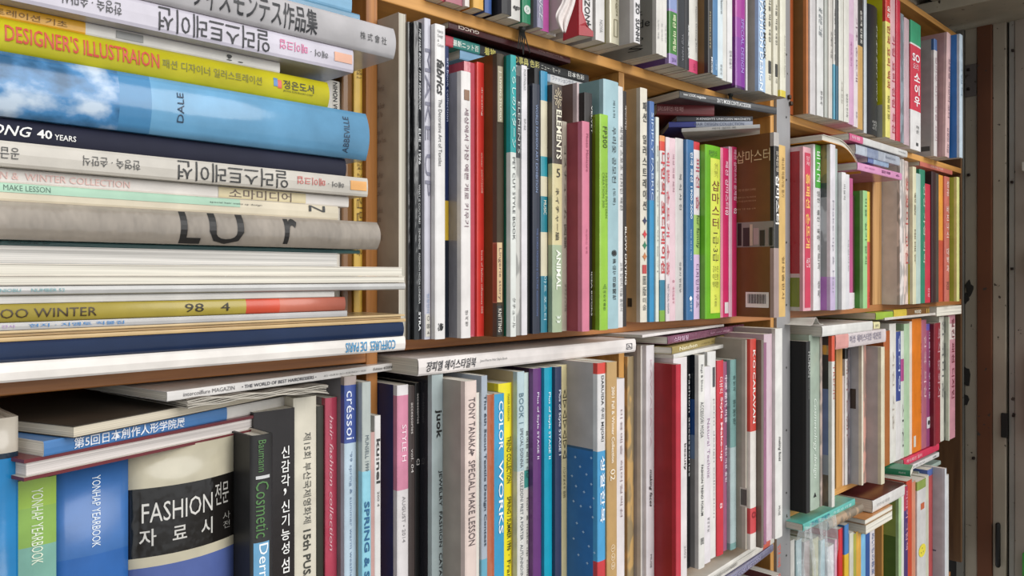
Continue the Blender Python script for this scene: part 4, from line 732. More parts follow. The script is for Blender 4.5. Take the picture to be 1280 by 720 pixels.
# ------------------------------------------------------------------ right bay, upper shelf
GR1 = 'books standing on the upper shelf right of the metal post'
row(Z1, XD+.0505, 986, -.035, [
 (988, 993, 0, 'orange-brown narrow spine immediately right of the metal post', '#a8501c', H(.30, yb=137, hard=True)),
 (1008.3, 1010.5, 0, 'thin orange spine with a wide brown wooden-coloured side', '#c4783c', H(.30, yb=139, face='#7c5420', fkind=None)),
 (1011, 1020, 0, 'smooth white-grey spine, first of the pale ones right of the brown side', '#d2cccb', H(.30, yb=140)),
 (1022, 1030, 0, 'white brush-art spine with a small blue-black ink figure', '#e0dedb', H(.30, yb=142, face='#a09c9a', txt=[('꽃 같은 그림', 8, 44, .2, .7, '#4a5a60', 'r', {'shear': .2}), ('정양사', 112, 130, .4, .75, '#333333', 's')])),
 (1030.5, 1035, 0, 'thin greenish grey spine, no visible title', '#b6b8b0', H(.30, yb=145)),
 (1036.5, 1041, 0, 'beige-white thin spine with tiny dark letters', '#d6cfc6', H(.30, yb=147, txt=[('오페라 극장', 38, 72, .4, .9, '#444444')])),
 (1041.3, 1044.5, 0, 'white spine with a blue lower half', '#d9d6d0', H(.30, yb=149, bands=[(80, 160, '#5aa0b8')], txt=[('패션 일러스트', 10, 76, .3, .8, '#333333')])),
 (1044.7, 1048, 0, 'dark charcoal spine turning teal at its foot', '#3a3c3c', H(.30, yb=150, bands=[(82, 160, '#1c5a74')])),
 (1048.8, 1055, 0, 'off-white spine with pale green and red specks', '#dedbd0', H(.30, yb=152, txt=[('수예 전집', 100, 128, .4, .7, '#8c8474')])),
 (1055.3, 1062, 0, 'off-white spine with small vertical characters near its foot', '#e0dcd2', H(.30, yb=154, txt=[('실내장식 연구회', 116, 145, .3, .65, '#555555')])),
 (1062.5, 1068, 0, 'lilac-pink spine among the white ones', '#d8a8c8', H(.30, yb=159, bands=[(-200, 40, '#e0c0d4')], txt=[('레이스 뜨기', 50, 80, .1, .45, '#a45c94')])),
 (1068.3, 1073, 0, 'whitish pink narrow spine with tiny letters', '#e6d9dc', H(.30, yb=161, txt=[('기초 손뜨개', 20, 100, .3, .7, '#7c5c6c'), ('향장', 138, 146, .3, .7, '#444444', 's')])),
 (1073.5, 1079, 0, 'black and gold spine with white letters', '#d0a45c', H(.30, yb=164, bands=[(-200, 55, '#26201e')], txt=[('손뜨개 인형옷', 10, 52, .3, .7, '#ece6dc', 'r', {'bold': .02})])),
 (1080.5, 1084, 0, 'grey-white thin folder left of the rounded black book', '#c4c8cc', H(.30, yb=167)),
 (1085.5, 1099.5, 3, 'rounded black hardcover with silver brush letters down the spine', '#26272b', dict(yb=165, hard=True, bulge=.005, Dp=.2, gloss=.4, txt=[('우리 옷과 장신구 이야기', 24, 122, .7, .92, '#cfccc6', 'r', {'shear': .2}), ('열화당', 148, 160, .35, .8, '#9c9a96')])),
 (1107.5, 1113.5, 0, 'yellow Korean novel-like spine with red round head and olive side', '#ece07a', H(.30, yb=173, face='#c8c410', fbands=[(-200, 130, '#c4c014'), (130, 190, '#a9a9a0')], bands=[(-60, 26, '#d83a30')], fpatch=[(.02, .03, 146, 162, '#2c2c2c')], txt=[('요리', 6, 22, .2, .8, '#f6e6dc', 's', {'bold': .03}), ('한국 요리 백과', 30, 110, .25, .85, '#a8402c', 'r', {'bold': .02}), ('출판부', 118, 150, .3, .8, '#6c5c14', 's')])),
 (1114, 1119.5, 0, 'pink spine with red speckled letters', '#e0b0b4', H(.30, yb=176, txt=[('가정 요리 전집 특선', 42, 165, .2, .8, '#b83c54', 'r', {'bold': .02})])),
 (1121, 1126, 0, 'narrow bright red spine', '#cf2440', H(.30, yb=177, face='#a80f1c')),
 (1126.5, 1130.5, 15, 'grey-blue patterned narrow spine right of the bright red one', '#8c98a0', dict(yb=180, kind='art')),
 (1131.5, 1137, 20, 'white and pink spine in film before the SO book', '#dcc0c8', dict(yb=184, kind='wrap')),
 (1138.5, 1151.5, 24, 'white book with green top and red panel with white letters', '#e6e2e0', dict(yb=190, bands=[(24, 52, '#2a9a6c'), (54, 136, '#d02c44')], txt=[('SO', 64, 74, .15, .85, '#f4eef0', 'h', {'bold': .03}), ('요리', 76, 84, .2, .7, '#f0c8d0', 'h'), ('소이우', 88, 130, .3, .85, '#f6f0f0', 's', {'bold': .03}), ('하은', 154, 164, .5, .8, '#444444', 's'), ('1', 176, 180, .5, .7, '#444444', 'h')])),
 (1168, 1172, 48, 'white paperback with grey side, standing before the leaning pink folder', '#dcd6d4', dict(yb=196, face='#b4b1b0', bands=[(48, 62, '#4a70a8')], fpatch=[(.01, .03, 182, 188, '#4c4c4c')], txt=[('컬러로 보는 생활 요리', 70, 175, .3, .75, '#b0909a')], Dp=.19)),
 (1182, 1187, 38, 'tall pink folder leaning behind and over the white paperback', '#e0bab8', dict(lean=.045, face='#c89c9c', gap=.004, txt=[('상황별 어린이 코디', 70, 145, .4, .8, '#5c3c4c'), ('김정미 지음', 158, 190, .3, .7, '#5c3c4c')], Dp=.2)),
 (1200, 1204, 42, 'tall blue binder at the far end of the upper shelf', '#c4d4e0', dict(gap=.012, face='#2a78c4', txt=[('스크랩북', 60, 120, .3, .7, '#7c94a8')], Dp=.22)),
], GR1, Dp=.2)

# ------------------------------------------------------------------ right bay, middle shelf
row(Z2, XD+.0505, 986, -.035, [
 (1004.5, 1014.5, 183, 'red textbook in glossy film with olive panel and barcode on its side', '#e2a8b0', dict(kind='card', fkind='wrap', patch=[(190, 385, .15, .85, '#cc3050')], fbands=[(183, 188, '#e0b8bc'), (188, 342, '#b0141e'), (342, 347, '#d8b8b4'), (347, 384, '#7c8414'), (384, 395, '#c8beb0')], fpatch=[(.045, .085, 365, 380, '#e0ddd6'), (.05, .058, 367, 377, '#333333', 'ink'), (.062, .066, 367, 377, '#333333', 'ink'), (.069, .078, 367, 377, '#333333', 'ink')], txt=[('양재', 194, 206, .3, .7, '#f0c8cc', 's'), ('홈패션 손뜨개', 216, 310, .25, .75, '#e8b45c', 'r', {'bold': .03}), ('선집', 322, 334, .3, .75, '#f0d8dc', 'h')], Dp=.13)),
 (1017.3, 1026.5, 180, 'white book with green rounded head and vertical Korean title', '#e6e3e2', dict(patch=[(180, 234, .2, .98, '#4ca83c')], txt=[('뜨고고', 188, 226, .35, .85, '#f2f6ee', 's', {'bold': .02}), ('임신·출산·육아', 238, 300, .4, .8, '#333333', 's'), ('이론과 실제', 305, 372, .5, .8, '#444444', 's')])),
 (1038.5, 1045, 180, 'white and lilac book with geometric grey pattern on its side', '#e0dadf', dict(face='#a8aab4', fbands=[(174, 228, '#a8895a', 'art'), (228, 246, '#5c6468', 'art'), (246, 346, '#b4b8bc', 'art'), (346, 395, '#b070bc')], bands=[(346, 395, '#c8b4d4')], txt=[('Make-up & Hair', 250, 370, .3, .6, '#9c98a4')])),
 (1046, 1047.5, 185, 'very thin grey-green booklet after the lilac-footed book', '#a8b4b0', dict()),
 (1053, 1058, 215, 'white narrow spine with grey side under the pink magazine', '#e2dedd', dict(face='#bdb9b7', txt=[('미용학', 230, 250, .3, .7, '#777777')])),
 (1058.5, 1062.5, 217, 'second white narrow spine under the pink magazine', '#d9d6d8', dict(txt=[('네일아트', 300, 340, .3, .7, '#999999')])),
 (1063, 1066.8, 222, 'magenta thin spine in shade under the pink magazine', '#b84c80', dict(bands=[(366, 395, '#e4d8de')])),
 (1067.2, 1069, 244, 'thin dark spine with a white foot', '#4c2c2c', dict(bands=[(366, 385, '#e6e0dc')])),
 (1079.5, 1084.8, 238, 'green paperback in front of a red and yellow one', '#9cd08a', dict(face='#4c8c30', txt=[('미용 실기 문제', 248, 330, .35, .7, '#2c4c24')])),
 (1085.2, 1088, 239, 'narrow red spine with a yellow upper half', '#d84c34', dict(bands=[(239, 302, '#ecc83c')], txt=[('패턴', 365, 378, .3, .7, '#8c2c1c')])),
], 'books standing on the middle shelf of the right bay', Dp=.2)
row(Z2, 1.7965, 1104, -.03, [
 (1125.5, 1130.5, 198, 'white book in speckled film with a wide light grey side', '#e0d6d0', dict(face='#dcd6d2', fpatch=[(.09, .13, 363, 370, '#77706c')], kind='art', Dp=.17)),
 (1131, 1136, 200, 'white spine with scattered red flower print', '#e2c8be', dict(kind='art', txt=[('꽃꽂이 교실', 220, 330, .2, .8, '#b84840')])),
 (1141.5, 1145.8, 208, 'ivory and yellow quilted spine with vertical letters', '#ded8b4', dict(face='#c4bda8', fbands=[(208, 330, '#c0b9aa'), (330, 395, '#d4c828')], txt=[('생활 꽃꽂이', 240, 330, .3, .75, '#4c3c34', 's')])),
 (1146.3, 1151.3, 216, 'pale mint narrow spine', '#b8ccc4', dict()),
 (1152, 1156.8, 211, 'dark green spine with tiny light letters', '#1c8060', dict(txt=[('건강 가정 의학', 230, 330, .4, .9, '#c8d8c4')])),
 (1157.8, 1163.5, 229, 'shorter red spine right of the dark green one', '#cc3448', dict(txt=[('한방', 360, 372, .3, .7, '#f0c0c8')])),
 (1165, 1170.5, 214, 'dark brown-black shaded spine', '#3a2024', dict(Y=-.01)),
 (1171.5, 1174, 216, 'dark grey thin spine left of the orange one', '#4c443c', dict(Y=-.015)),
 (1174.3, 1179.2, 218, 'orange spine near the end of the middle shelf', '#e89c34', dict(bands=[(300, 395, '#c85030')])),
 (1181, 1187.5, 220, 'salmon spine with vertical white letters near the far end', '#c86c60', dict(txt=[('성공 비즈니스 대백과', 225, 340, .3, .75, '#f0dcd4', 's'), ('김', 352, 362, .3, .7, '#3c2420', 'h')])),
 (1196.5, 1199.8, 221, 'lime green binder last on the middle shelf', '#d8d88c', dict(face='#a4b83c', gloss=.3, Dp=.06)),
], 'books at the far end of the middle shelf', Dp=.18)
lying(1150, 200.5, 207, 1190.5, 216, 'salmon red thin book lying on the spines at the far end', '#d4786a', YL=.0, par=True, Dp=.17, txt=[('성공하는 가게', 1163, 1178, .3, .7, '#f0dcd0')])
GP = 'magazines piled on the middle shelf of the right bay'
lying(1072, 202.5, 212, 1127.5, 229, 'pink magazine lying lowest in the pile, its glossy pink underside showing', '#e39ac4', YL=-.055, par=True, Dp=.12, group=GP, cat='magazine', gloss=.2, txt=[('헤어 · 메이크업', 1081, 1093, .4, .65, '#8c3c74'), ('월간 미용', 1102, 1113, .35, .75, '#6c2c5c', 'r', {'bold': .03}), ('6', 1120, 1124, .35, .7, '#6c2c5c')])
lying(1085, 194.5, 203, 1111, 213.5, 'short blue-grey booklet end lying on the pink magazine', '#9cb4d0', YL=-.045, par=True, Dp=.12, group=GP, cat='magazine', kind='wrap', bands=[(1085, 1092, '#5c70ac')])
lying(1070, 180, 192, 1125, 209.5, 'blue and white magazine in film in the middle of the pile', '#b9c0cc', YL=-.048, par=True, Dp=.12, group=GP, cat='magazine', kind='wrap', bands=[(1084, 1098, '#8c98b4')], txt=[('Beauty Salon', 1107, 1119, .3, .7, '#6c7484')])
lying(1062, 166, 175, 1134.5, 203, 'white magazine with pink title block topmost in the pile', '#dcdad6', YL=-.05, par=True, Dp=.12, group=GP, cat='magazine', gloss=.3, bands=[(1062, 1079, '#d45c88')], txt=[('미용', 1065, 1075, .3, .75, '#f4dce4'), ('Hair & Beauty Magazine', 1123, 1132, .35, .65, '#777777')])
# thick soft catalogue drooping: curved cover showing an orange inner page
wc = .60
def droop(label, px0, px1, zb, T, w, Dp, col, inner, drop, group):
    X0 = Xat(px0, w); X1 = Xat(px1, w); L = X1-X0
    r = empty('magazine', (X0, w-D0, zb+CZ), label, 'magazine', group)
    n = 26
    def prof(s): return -drop*max(0, (s-.38)/.62)**2.1
    for nm, t0, t1, m, dd in (('cover', 0, .0012, mat(inner, .35, 'card'), 0), ('page_block', .0012, T-.001, mat('#d9d4c8', .8, 'paperz'), .002), ('cover', T-.001, T, mat(col, .4, 'card'), 0)):
        V = []; F = []
        for i in range(n+1):
            s = i/n; x = L*s*(1-.06*s*s); tt = 1-.55*max(0, (s-.4)/.6)
            for (d, t) in ((dd, t0), (Dp, t0), (dd, t1), (Dp, t1)): V.append((x, d-.0, prof(s)+t*tt))
        for i in range(n):
            a = 4*i; b = a+4; F += [(a, a+1, b+1, b), (a+2, b+2, b+3, a+3), (a, b, b+2, a+2), (a+1, a+3, b+3, b+1)]
        F += [(0, 2, 3, 1), (4*n, 4*n+1, 4*n+3, 4*n+2)]
        mesh(nm, V, F, [m], r)
    return r
droop('thick soft catalogue drooping over the white book, orange inner page showing', 1029, 1079, zat(176, fwd(Xat(1029, .60), .60)), .0115, .60, .17, '#dcd8cc', '#d28a1c', .042, GP)

# ------------------------------------------------------------------ right bay, lower shelf
row(Z3, XD+.0505, 986, -.032, [
 (1008.5, 1013.5, 427, 'big black portfolio book lettered HUMAN', '#1b1b1b', dict(face='#0a0a0a', gloss=.6, txt=[('HUMAN', 440, 472, .25, .8, '#9c9c98', 'r', {'bold': .01}), ('ARTIST BOOK', 474, 500, .3, .6, '#6c6c68')], Dp=.19)),
 (1014.5, 1026, 419, 'mint-grey album with pale script down the spine', '#aab8a8', dict(gloss=.25, bulge=.002, hard=True, patch=[], txt=[('Cosmetology design', 500, 600, .15, .55, '#dfe8dc', 'r', {'shear': .3}), ('▲', 618, 624, .2, .5, '#1c1c1c', 'h')])),
 (1026.5, 1028.5, 421, 'thin reddish white speckled spine beside the mint album', '#d8c0b4', dict(kind='art')),
 (1040.3, 1044, 420, 'collage-covered magazine with orange, dark and slate pictures on its side', '#e0dcd4', dict(face='#5c6c90', fkind='card', fbands=[(420, 432, '#3a2420'), (432, 444, '#d09030', 'art'), (444, 487, '#2a211e', 'art'), (487, 570, '#5e6c92'), (570, 595, '#a8b0bc', 'art'), (595, 640, '#6c5a48', 'art')], bands=[(420, 452, '#d8502c')], cat='magazine', txt=[('TREND', 456, 500, .3, .7, '#c06050')])),
], 'books standing on the lower shelf of the right bay', Dp=.18)
row(Z3, 1.5835, 1052, -.02, [
 (1053, 1055.5, 470, 'thin pinkish booklet immediately right of the wooden divider', '#dcc4b8', dict()),
 (1056.3, 1060, 435, 'narrow white spine with dark red specks', '#e0dad6', dict(txt=[('헤어 트렌드', 450, 560, .3, .75, '#a07470')], bands=[(436, 449, '#303030')])),
 (1060.5, 1063, 436, 'narrow dark and white printed spine', '#8c8088', dict(kind='art')),
 (1077.5, 1079.5, 432, 'thin white folder with a black rectangle printed on its grey side', '#e4dcc8', dict(face='#b6b6ba', fpatch=[(.012, .14, 487, 512, '#3a2f28'), (.12, .135, 576, 584, '#4c4c4c')])),
 (1080, 1083.5, 430, 'pink and white checked narrow spine', '#e0a898', dict(kind='art')),
 (1102, 1106.5, 434, 'pinkish white folder with a few grey lines printed on its side', '#dcd4b8', dict(face='#bdb2b0', fpatch=[(.07, .125, 457, 458, '#8c8480'), (.075, .125, 462, 463, '#8c8480'), (.075, .12, 467, 468, '#8c8480'), (.13, .15, 566, 574, '#4c4448')])),
], 'books on the lower shelf right of the wooden divider', Dp=.17)
row(Z3, 1.8045, 1107, -.0, [
 (1107.5, 1113, 414, 'rust-brown spine after the pinkish white folder', '#a8642c', dict(bands=[(414, 438, '#b05c28')])),
 (1113.5, 1120.5, 405, 'white tall spine left of the blue-headed one', '#dcd8d0', dict(txt=[('사진 기술', 440, 540, .3, .6, '#a89c90')])),
 (1121, 1126.5, 415, 'spine blue above and white below', '#dcd8d6', dict(bands=[(415, 502, '#34488c')], txt=[('컬러링', 420, 490, .3, .7, '#c4cce4')])),
 (1126.8, 1130.5, 414, 'pale spine with a short magenta band', '#d3d8ce', dict(bands=[(449, 477, '#b04888')], txt=[('사전', 505, 560, .3, .7, '#555555')])),
 (1131, 1137.5, 405, 'light mint green tall spine', '#a9c4a0', dict(face='#94ac88')),
 (1138, 1140.5, 402, 'thin pinkish white spine before the orange book', '#e6d2c4', dict()),
 (1141, 1152.3, 399, 'broad plain orange book with a small white label', '#e07c20', dict(patch=[(546, 560, .1, .32, '#d8d0c4')], txt=[('한국의 전통 무늬', 430, 520, .9, 1.0, '#8c4410')])),
 (1153.5, 1158.5, 400, 'plum speckled spine right of the orange book', '#b06478', dict(kind='card', txt=[('한국 의상', 420, 500, .2, .8, '#e0b4bc')])),
 (1158.8, 1162.8, 405, 'violet spine with a round black and white label', '#8c3c6c', dict(bands=[(405, 413, '#5c4ca0')], patch=[(522, 536, .0, 1, '#d0ccd0')], txt=[('●', 526, 532, .2, .8, '#222222', 'h'), ('아름다운 우리옷', 415, 500, .5, .9, '#dcc8dc')])),
 (1168, 1170.5, 405, 'dark crimson spine, left of two alike', '#7c1024', dict()),
 (1171, 1176, 404, 'crimson spine with pale specks, right of two alike', '#8c1a2c', dict(txt=[('복식 문화사', 410, 500, .2, .8, '#c09098')])),
 (1176.3, 1180.5, 396, 'white spine with small dark letters near the far end', '#d6d2c6', dict(txt=[('한국미술', 400, 500, .3, .8, '#666666')])),
 (1186, 1187.3, 396, 'thin magazine with a grey and green photo on its side', '#c8ccb8', dict(face='#a4a898', fkind='art', cat='magazine')),
 (1188, 1194.5, 394, 'pink spine with white and dark red letters, last on the lower shelf', '#c88c98', dict(txt=[('월간 패션 디자인', 398, 500, .25, .75, '#7c2c3c', 'r', {'bold': .02})], bands=[(405, 425, '#e0ccc8')])),
], 'books at the far end of the lower shelf', Dp=.17)
GV = 'books lying on the standing books of the right bay'
lying(1045, 419, 437, 1107.5, 423, 'pinkish white Korean album lying over the collage magazine', '#d4c8c8', YL=-.05, par=True, Dp=.15, group=GV, bands=[(1045, 1061, '#d89890')], txt=[('여성 헤어스타일 대전집', 1062, 1101, .3, .85, '#8c8494', 'r', {'bold': .02})])
lying(1028, 407, 420, 1091, 409, 'grey and white magazine with turned-up page lying above the pinkish album', '#e3e0da', zb=-.1065, YL=-.05, par=True, Dp=.13, group=GV, cat='magazine', gloss=.3)
lying(1092, 403, 412, 1100, 409.5, 'short cream yellow booklet end beside the grey and white magazine', '#e3dca8', YL=-.03, par=True, Dp=.15, group=GV, txt=[('뷰티', 1094, 1098, .3, .7, '#444444')])
pk = empty('loose_page', (Xat(1012, .602), -.046, CZ-.0865), 'turned-up white page peaking over the magazine at the lower shelf', 'page', GV)
V = []; F = []
for i in range(13):
    s = i/12; x = s*.06; z = .001+.013*math.exp(-((s-.5)/.16)**2)
    V += [(x, 0, z), (x, .09, z*.6+.0008)]
for i in range(12): F.append((2*i, 2*i+1, 2*i+3, 2*i+2))
s_ = mesh('sheet', V, F, [mat('#dedad0', .6, 'card')], pk).modifiers.new('t', 'SOLIDIFY'); s_.thickness = .0006
lying(1095, 391, 400, 1116.5, 398, 'lime green book lying under the middle board', '#9cbc3c', YL=-.02, par=True, Dp=.16, group=GV)
lying(1117.3, 387.5, 397, 1162, 394, 'brown and yellow book lettered WOOD lying under the middle board', '#7c5426', YL=-.02, par=True, Dp=.16, group=GV, bands=[(1117, 1133.5, '#dcc040')], txt=[('WOOD', 1143, 1151, .25, .75, '#e6dcc8', 'r', {'bold': .03}), ('▪▪', 1158, 1161, .2, .8, '#e0c060', 's')])
lying(1106, 397.3, 400.5, 1170, 397.5, 'very thin white booklet below the WOOD book', '#dcd4cc', YL=-.022, par=True, Dp=.16, group=GV)
lying(1171, 384, 395.5, 1202, 388, 'cream page bundle lying at the far end under the middle board', '#d8d2bc', YL=-.025, par=True, Dp=.16, group=GV, rev=True)

# ------------------------------------------------------------------ things lying right under the lower shelf and the bottom row
GW = 'books lying in the bottom row of the right bay'
lying(1004, 650.5, 660, 1069, 632, 'turquoise book lying at the foot of the black portfolio', '#5cb8ac', zb=-.4425, YL=-.035, par=True, Dp=.12, group=GW, gloss=.3, txt=[('화장품 미용학', 1014, 1037, .2, .8, '#1f6c8c', 'r', {'bold': .02}), ('수문사 미용', 1041, 1064, .3, .7, '#c8ecec')])
lying(1037, 652, 664, 1080, 645, 'crumpled tan wrapped magazine roll below the turquoise book', '#c0a284', YL=-.045, par=True, Dp=.10, group=GW, kind='art', bulge=.005, cat='magazine')
lying(1091, 621, 636.5, 1131, 611, 'maroon-covered thick white book lying with its cover visible', '#e0dcd8', zb=-.468, YL=-.045, par=True, Dp=.10, group=GW, gloss=.25, txt=[('부산시 미용', 1096, 1112, .3, .6, '#a8a4a0')])
mc = box('cover_sheet', 0, 1, 0, 1, 0, 1, mat('#5c2a2c', .3, 'card'))
w_ = .605; X0_ = Xat(1091, w_); X1_ = Xat(1131, w_); zt_ = zat(621, fwd(X0_, w_)); bpy.data.objects.remove(mc)
mb = [o for o in C.objects if o.type == 'EMPTY' and o.get('label', '').startswith('maroon-covered')][0]
v, f = boxvf(0, X1_-X0_, -.001, .10, 0, .0014); o = mesh('top_cover', v, f, [mat('#5c2a2c', .25, 'card')], mb); o.location = (0, 0, .0275); o['label'] = 'maroon top cover'
Lz = [o2 for o2 in mb.children if o2.name.startswith('cover')][0]
o.location.z = max(vv.co.z for vv in Lz.data.vertices)+.0001
lying(1081.5, 650, 656, 1115.5, 634, 'upper one of two cream page blocks lying beside the kraft board', '#c98a50', YL=-.05, par=True, Dp=.09, group=GW, rev=True)
lying(1082.5, 657, 668, 1115.5, 649, 'lower one of two cream page blocks lying beside the kraft board', '#d8c8a8', YL=-.05, par=True, Dp=.09, group=GW, rev=True)
lying(1104, 584.5, 592, 1138, 596, 'green book end lying under the red magazine, pointing outwards', '#1f7a54', zb=-.431, YL=None, Dp=.06, group=GW, txt=[('의상사', 1123, 1132, .35, .65, '#d8e4dc')])
lying(1130, 574.5, 583.5, 1174, 562, 'red magazine lying at the far end below the orange book', '#cc2c50', YL=-.005, par=True, Dp=.17, group=GW, cat='magazine', txt=[('하이패션 컬러', 1133, 1152, .3, .8, '#f0b0b8', 'r', {'bold': .02})])
lying(1135, 584, 590, 1174, 572, 'white magazine lying below the red one', '#d8d6d4', YL=-.005, par=True, Dp=.17, group=GW, cat='magazine', txt=[('생활 정보', 1140, 1156, .3, .7, '#999999'), ('9월', 1166, 1170, .3, .7, '#555555')])
lying(1148, 590, 595, 1176, 578, 'thin grey-green booklet under the white magazine', '#98a8a0', YL=-.0, par=True, Dp=.16, group=GW)
# bottom row, middle bay, right of the red hardcover
lying(815, 765, 781, 968, 679, 'white magazine lettered autumn/winter 2001 lying below the lower board', '#e0dbd2', zb=-.4508, group='magazines lying below the lower board', cat='magazine', Dp=.09, gloss=.35, txt=[('autumn/winter  2001', 946, 868, .3, .7, '#7c7872', 'u2')], bands=[(954, 963, '#d0604c')])
lying(820, 790, 802, 967, 689, 'violet-grey magazine lying under the autumn/winter one', '#7c7896', zb=-.4643, group='magazines lying below the lower board', cat='magazine', Dp=.1, kind='wrap', txt=[('HAIR & BEAUTY COLLECTION', 885, 950, .3, .7, '#a9a6c0')])
row(Z4, 1.10, 920, -.03, [
 (925, 937, 705, 'yellow-green and dark patterned spine at the lower edge', '#c8b860', dict(kind='art', h=.262)),
 (938, 945, 700, 'red narrow spine at the lower edge', '#c8383c', dict(h=.27)),
 (946, 951.5, 700, 'salmon spine at the lower edge between red and pink', '#d08078', dict(h=.27)),
 (952, 957.5, 698, 'hot pink spine at the lower edge', '#d03c88', dict(h=.272)),
 (969.5, 976.5, 681, 'white spine with red speckled print beside the metal post foot', '#e6dcd8', dict(h=.283, face='#5c2224', txt=[('한국 의상 컬렉션', 682, 800, .3, .9, '#c8503c', 'r', {'bold': .02})])),
], 'books in the bottom row left of the metal post', Dp=.18)
row(Z4, XD+.0505, 986, -.035, [
 (987, 994, 676, 'pale grey book at the post foot, bottom row', '#c9c6c0', dict(Y=-.03)),
 (996, 1003, 676, 'blue-grey book in shiny torn film', '#9cb4b8', dict(kind='wrap')),
 (1004, 1013, 678, 'mauve-grey album in shiny torn film', '#a08c88', dict(kind='wrap')),
 (1014, 1024, 674, 'olive-beige album in shiny torn film', '#b4b088', dict(kind='wrap')),
 (1025, 1032, 676, 'light blue album in shiny torn film', '#a4c0c8', dict(kind='wrap')),
 (1033, 1043, 684, 'plain white spine right of the torn film', '#dcd6da', dict()),
 (1043.5, 1046.5, 675, 'thin pink spine in the bottom row', '#e09cb4', dict()),
 (1047, 1054, 662, 'red narrow spine with a yellow edge in the bottom row', '#cc1e24', dict()),
 (1055, 1061.5, 657, 'blue above and yellow below spine in the bottom row', '#3c78b4', dict(bands=[(694, 760, '#e0b828')])),
 (1062, 1067.5, 667, 'cream-grey spine in the bottom row', '#cfccbc', dict()),
 (1068, 1071, 668, 'olive green narrow spine in the bottom row', '#a8a43c', dict()),
 (1071.5, 1077, 665, 'ochre yellow spine in the bottom row', '#dca43c', dict(bands=[(655, 664, '#2c2c28')])),
 (1078, 1082.5, 668, 'sky blue spine in the bottom row', '#7cb8dc', dict()),
 (1083, 1088, 668, 'deep blue spine in the bottom row', '#1f4a90', dict()),
 (1088.5, 1094, 664, 'white patterned spine before the kraft board', '#d4ccd0', dict(txt=[('ぬいもの教室', 668, 720, .2, .8, '#4c5c8c')])),
], 'books in the bottom row of the right bay', Dp=.18)
row(Z4, 1.8045, 1108, -.01, [
 (1124, 1127.5, 615, 'light green folder with a green cushion-like side', '#a8c490', dict(face='#7c9440', fbands=[(600, 672, '#90a44c'), (672, 740, '#4c6c20')])),
 (1128, 1130.5, 606, 'thin white spine left of the purple-lettered one', '#e0dcd6', dict()),
 (1131, 1135.5, 610, 'violet and crimson printed spine', '#4c2c6c', dict(bands=[(600, 640, '#b03050')], txt=[('이야기 그림책', 616, 690, .2, .8, '#d89ca8')])),
 (1136.5, 1140.5, 602, 'red-orange spine in the bottom row', '#c84428', dict()),
 (1141, 1145, 604, 'salmon narrow spine right of the red-orange one', '#d48c70', dict()),
 (1147, 1158, 603, 'white spine with a small orange fish and a yellow pear', '#d3d0ce', dict(bands=[(603, 614, '#8ca04c')], patch=[(632, 640, .35, .75, '#c8643c')], txt=[('●', 684, 700, .12, .92, '#d8c83c', 'h'), ('∴', 688, 695, .35, .65, '#333333', 'h')])),
 (1158.5, 1161.5, 596, 'pale cream thin spine with green specks', '#c8c8b4', dict()),
 (1162, 1166.5, 588, 'reddish printed spine with a blue head', '#b04848', dict(bands=[(588, 596, '#4c64a4')])),
 (1181.5, 1183.5, 586, 'thin white folder with a wide blank white side', '#c8cad0', dict(face='#bcbcc0', fpatch=[(.06, .09, 647, 648, '#7c88a4'), (.02, .035, 690, 691.5, '#3c4460')], Dp=.12)),
 (1184, 1186.5, 595, 'last thin white folder of the bottom row', '#d4d4d4', dict(Dp=.1)),
], 'books at the far end of the bottom row', Dp=.17)
drape('film_bag', 998, 1042, 664, 790, .575, mat('#dfe8ea', .08, 'film'), 'torn clear plastic film hanging shiny over the bottom row books', 'plastic film', folds=9, amp=.005, taper=False)

# ------------------------------------------------------------------ far end wall, doorway and ceiling
XW = 2.42
ew = empty('wall_right', (XW, .35, 0), kind='structure')
def Yw(px): return solveW(XW, px)-D0
GREY = mat('#ac9f8c', .7, 'grime'); GREY2 = mat('#9a948b', .7, 'grime'); RUST = mat('#6c3e24', .8, 'grime'); DARK = mat('#2c2a27', .8, 'grime')
def strip(name, px0, px1, x0, th, m, z0=0, z1=2.16, bev=.002):
    ya, yb_ = Yw(px1), Yw(px0)
    return box(name, x0, x0+th, ya-.35, yb_-.35, z0, z1, m, ew, bev)
strip('wall_panel', 1150, 1420, .02, .02, DARK)
strip('corner_post', 1197, 1206, -.012, .03, mat('#77736a', .7, 'grime'))
strip('metal_panel', 1206.5, 1222, -.004, .022, GREY)
strip('rusty_strip', 1222.4, 1241, -.010, .028, RUST)
strip('metal_panel', 1241.3, 1258, -.004, .022, GREY)
strip('door_edge', 1261, 1268, .0, .02, GREY2)
strip('door_panel', 1268.4, 1400, -.002, .02, mat('#a09386', .7, 'grime'))
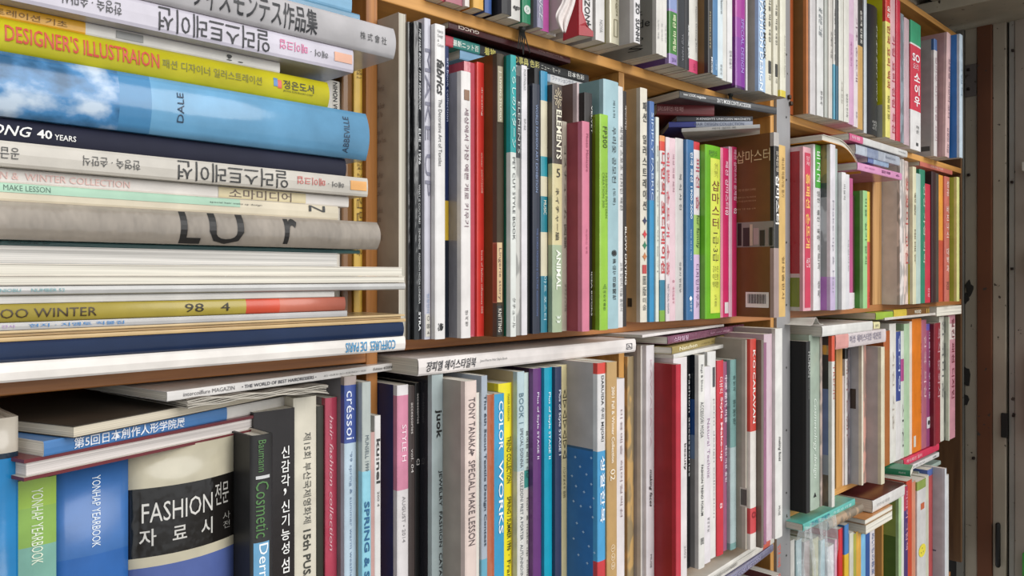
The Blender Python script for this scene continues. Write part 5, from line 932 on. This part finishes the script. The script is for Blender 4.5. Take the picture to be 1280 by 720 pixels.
# joint plates, screws, peeled spots, latch
def wbox(name, px0, px1, py0, py1, out, m, bev=.001):
    ya, yb_ = Yw(px1), Yw(px0); F = fwd(XW, (Yw((px0+px1)/2)+D0))
    return box(name, -.004-out, -.004, ya-.35, yb_-.35, zat(py1, F)+CZ, zat(py0, F)+CZ, m, ew, bev)
wbox('joint_plate', 1206.8, 1221.5, 81, 121, .004, mat('#6c625c', .7, 'grime'))
for px, py in ((1212, 88), (1212, 112), (1267, 64), (1266, 228), (1266, 336), (1212, 219), (1218, 572), (1268, 519)):
    wbox('screw', px-1.6, px+1.6, py-1.6, py+1.6, .010, mat('#2a1c14', .6, 'metal'))
wbox('hinge', 1253, 1261, 516, 546, .012, mat('#1f1d1b', .6, 'metal'))
wbox('door_handle', 1246, 1252, 652, 708, .016, mat('#1c1b1a', .5, 'metal'), .006)
def spot(px, py, rx, ry, sd_):
    r = random.Random(sd_); w0 = Yw(px)+D0; F = fwd(XW, w0); y0 = Yw(px)-.35; z0 = zat(py, F)+CZ; k = F/1000
    pts = [(0, rx*k*1.6*math.cos(a)*r.uniform(.6, 1.2), ry*k*math.sin(a)*r.uniform(.6, 1.2)) for a in [i*6.283/11 for i in range(11)]]
    V = [(-.0072, y0+p[1], z0+p[2]) for p in pts]+[(-.0040, y0+p[1], z0+p[2]) for p in pts]; n = 11
    F_ = [tuple(range(n))]+[(i, (i+1) % n, (i+1) % n+n, i+n) for i in range(n)]
    mesh('peeled_patch', V, F_, [mat('#26231f', .9, 'ink')], ew)
spot(1212, 360, 3, 10, 1); spot(1208, 470, 3.5, 13, 2); spot(1206.5, 500, 3, 8, 5); spot(1209, 372, 2, 8, 9)
# stacked wares seen past the door panel
GX = 'pale boards stuck out behind the door panel'
for i, (py0, py1, a) in enumerate(((203, 214, 1271), (254, 260, 1276), (312, 318, 1274), (320, 328, 1276), (333, 344, 1277))):
    w0 = Yw(a)+D0-.02; F = fwd(XW-.03, w0)
    o = box('paper_stack', 0, .03, -.10, 0, 0, (py1-py0)*F/1000, mat('#cfc8ba', .7, 'card'), None, .001)
    o.location = (XW-.04, w0-D0, zat(py1, F)+CZ); tag(o, ['broad', 'thin', 'narrow', 'second narrow', 'thicker'][i]+' pale paper stack at the right edge, '+['topmost of five', 'second from the top of five', 'third from the top of five', 'fourth from the top of five', 'lowest of five'][i], 'paper', GX)
for i, (py0, py1, a, cc, nm) in enumerate(((437, 476, 1277, '#c08850', 'upper one of three kraft packets at the right edge'), (478, 500, 1275, '#c48c4c', 'middle one of three kraft packets at the right edge'), (503, 545, 1276, '#b97c40', 'lowest one of three kraft packets at the right edge'), (690, 770, 1271, '#3c9c34', 'bright green packet in the lower right corner'))):
    w0 = Yw(a)+D0-.02; F = fwd(XW-.03, w0)
    o = box('packet', 0, .03, -.12, 0, 0, (py1-py0)*F/1000, mat(cc, .6, 'card'), None, .004)
    o.location = (XW-.04, w0-D0, zat(py1, F)+CZ); tag(o, nm, 'packet', 'packets at the right edge')
# ceiling of pale joists and dark boards above the doorway
ce = empty('ceiling', (1.6, -.5, CZ+.70), kind='structure')
box('ceiling_board', -.05, 1.0, .2, .9, .035, .05, mat('#4c453c', .8, 'grime'), ce)
for i in range(8):
    y = .22+i*.085
    box('joist', .35+.0*i, .84, y, y+.05, 0, .034, mat('#d8ccb8', .7, 'grime'), ce, .003)
box('lintel', .60, .83, .2, .83, -.03, -.001, mat('#b8b09c', .7, 'grime'), ce, .002)
# ground of the alley
box('floor', -3, 4, -4, .3, -.02, 0, mat('#6c675f', .8, 'grime'))['kind'] = 'structure'
flush_texts()
print('BOOKS', NB[0], 'OBJECTS', len(C.objects))
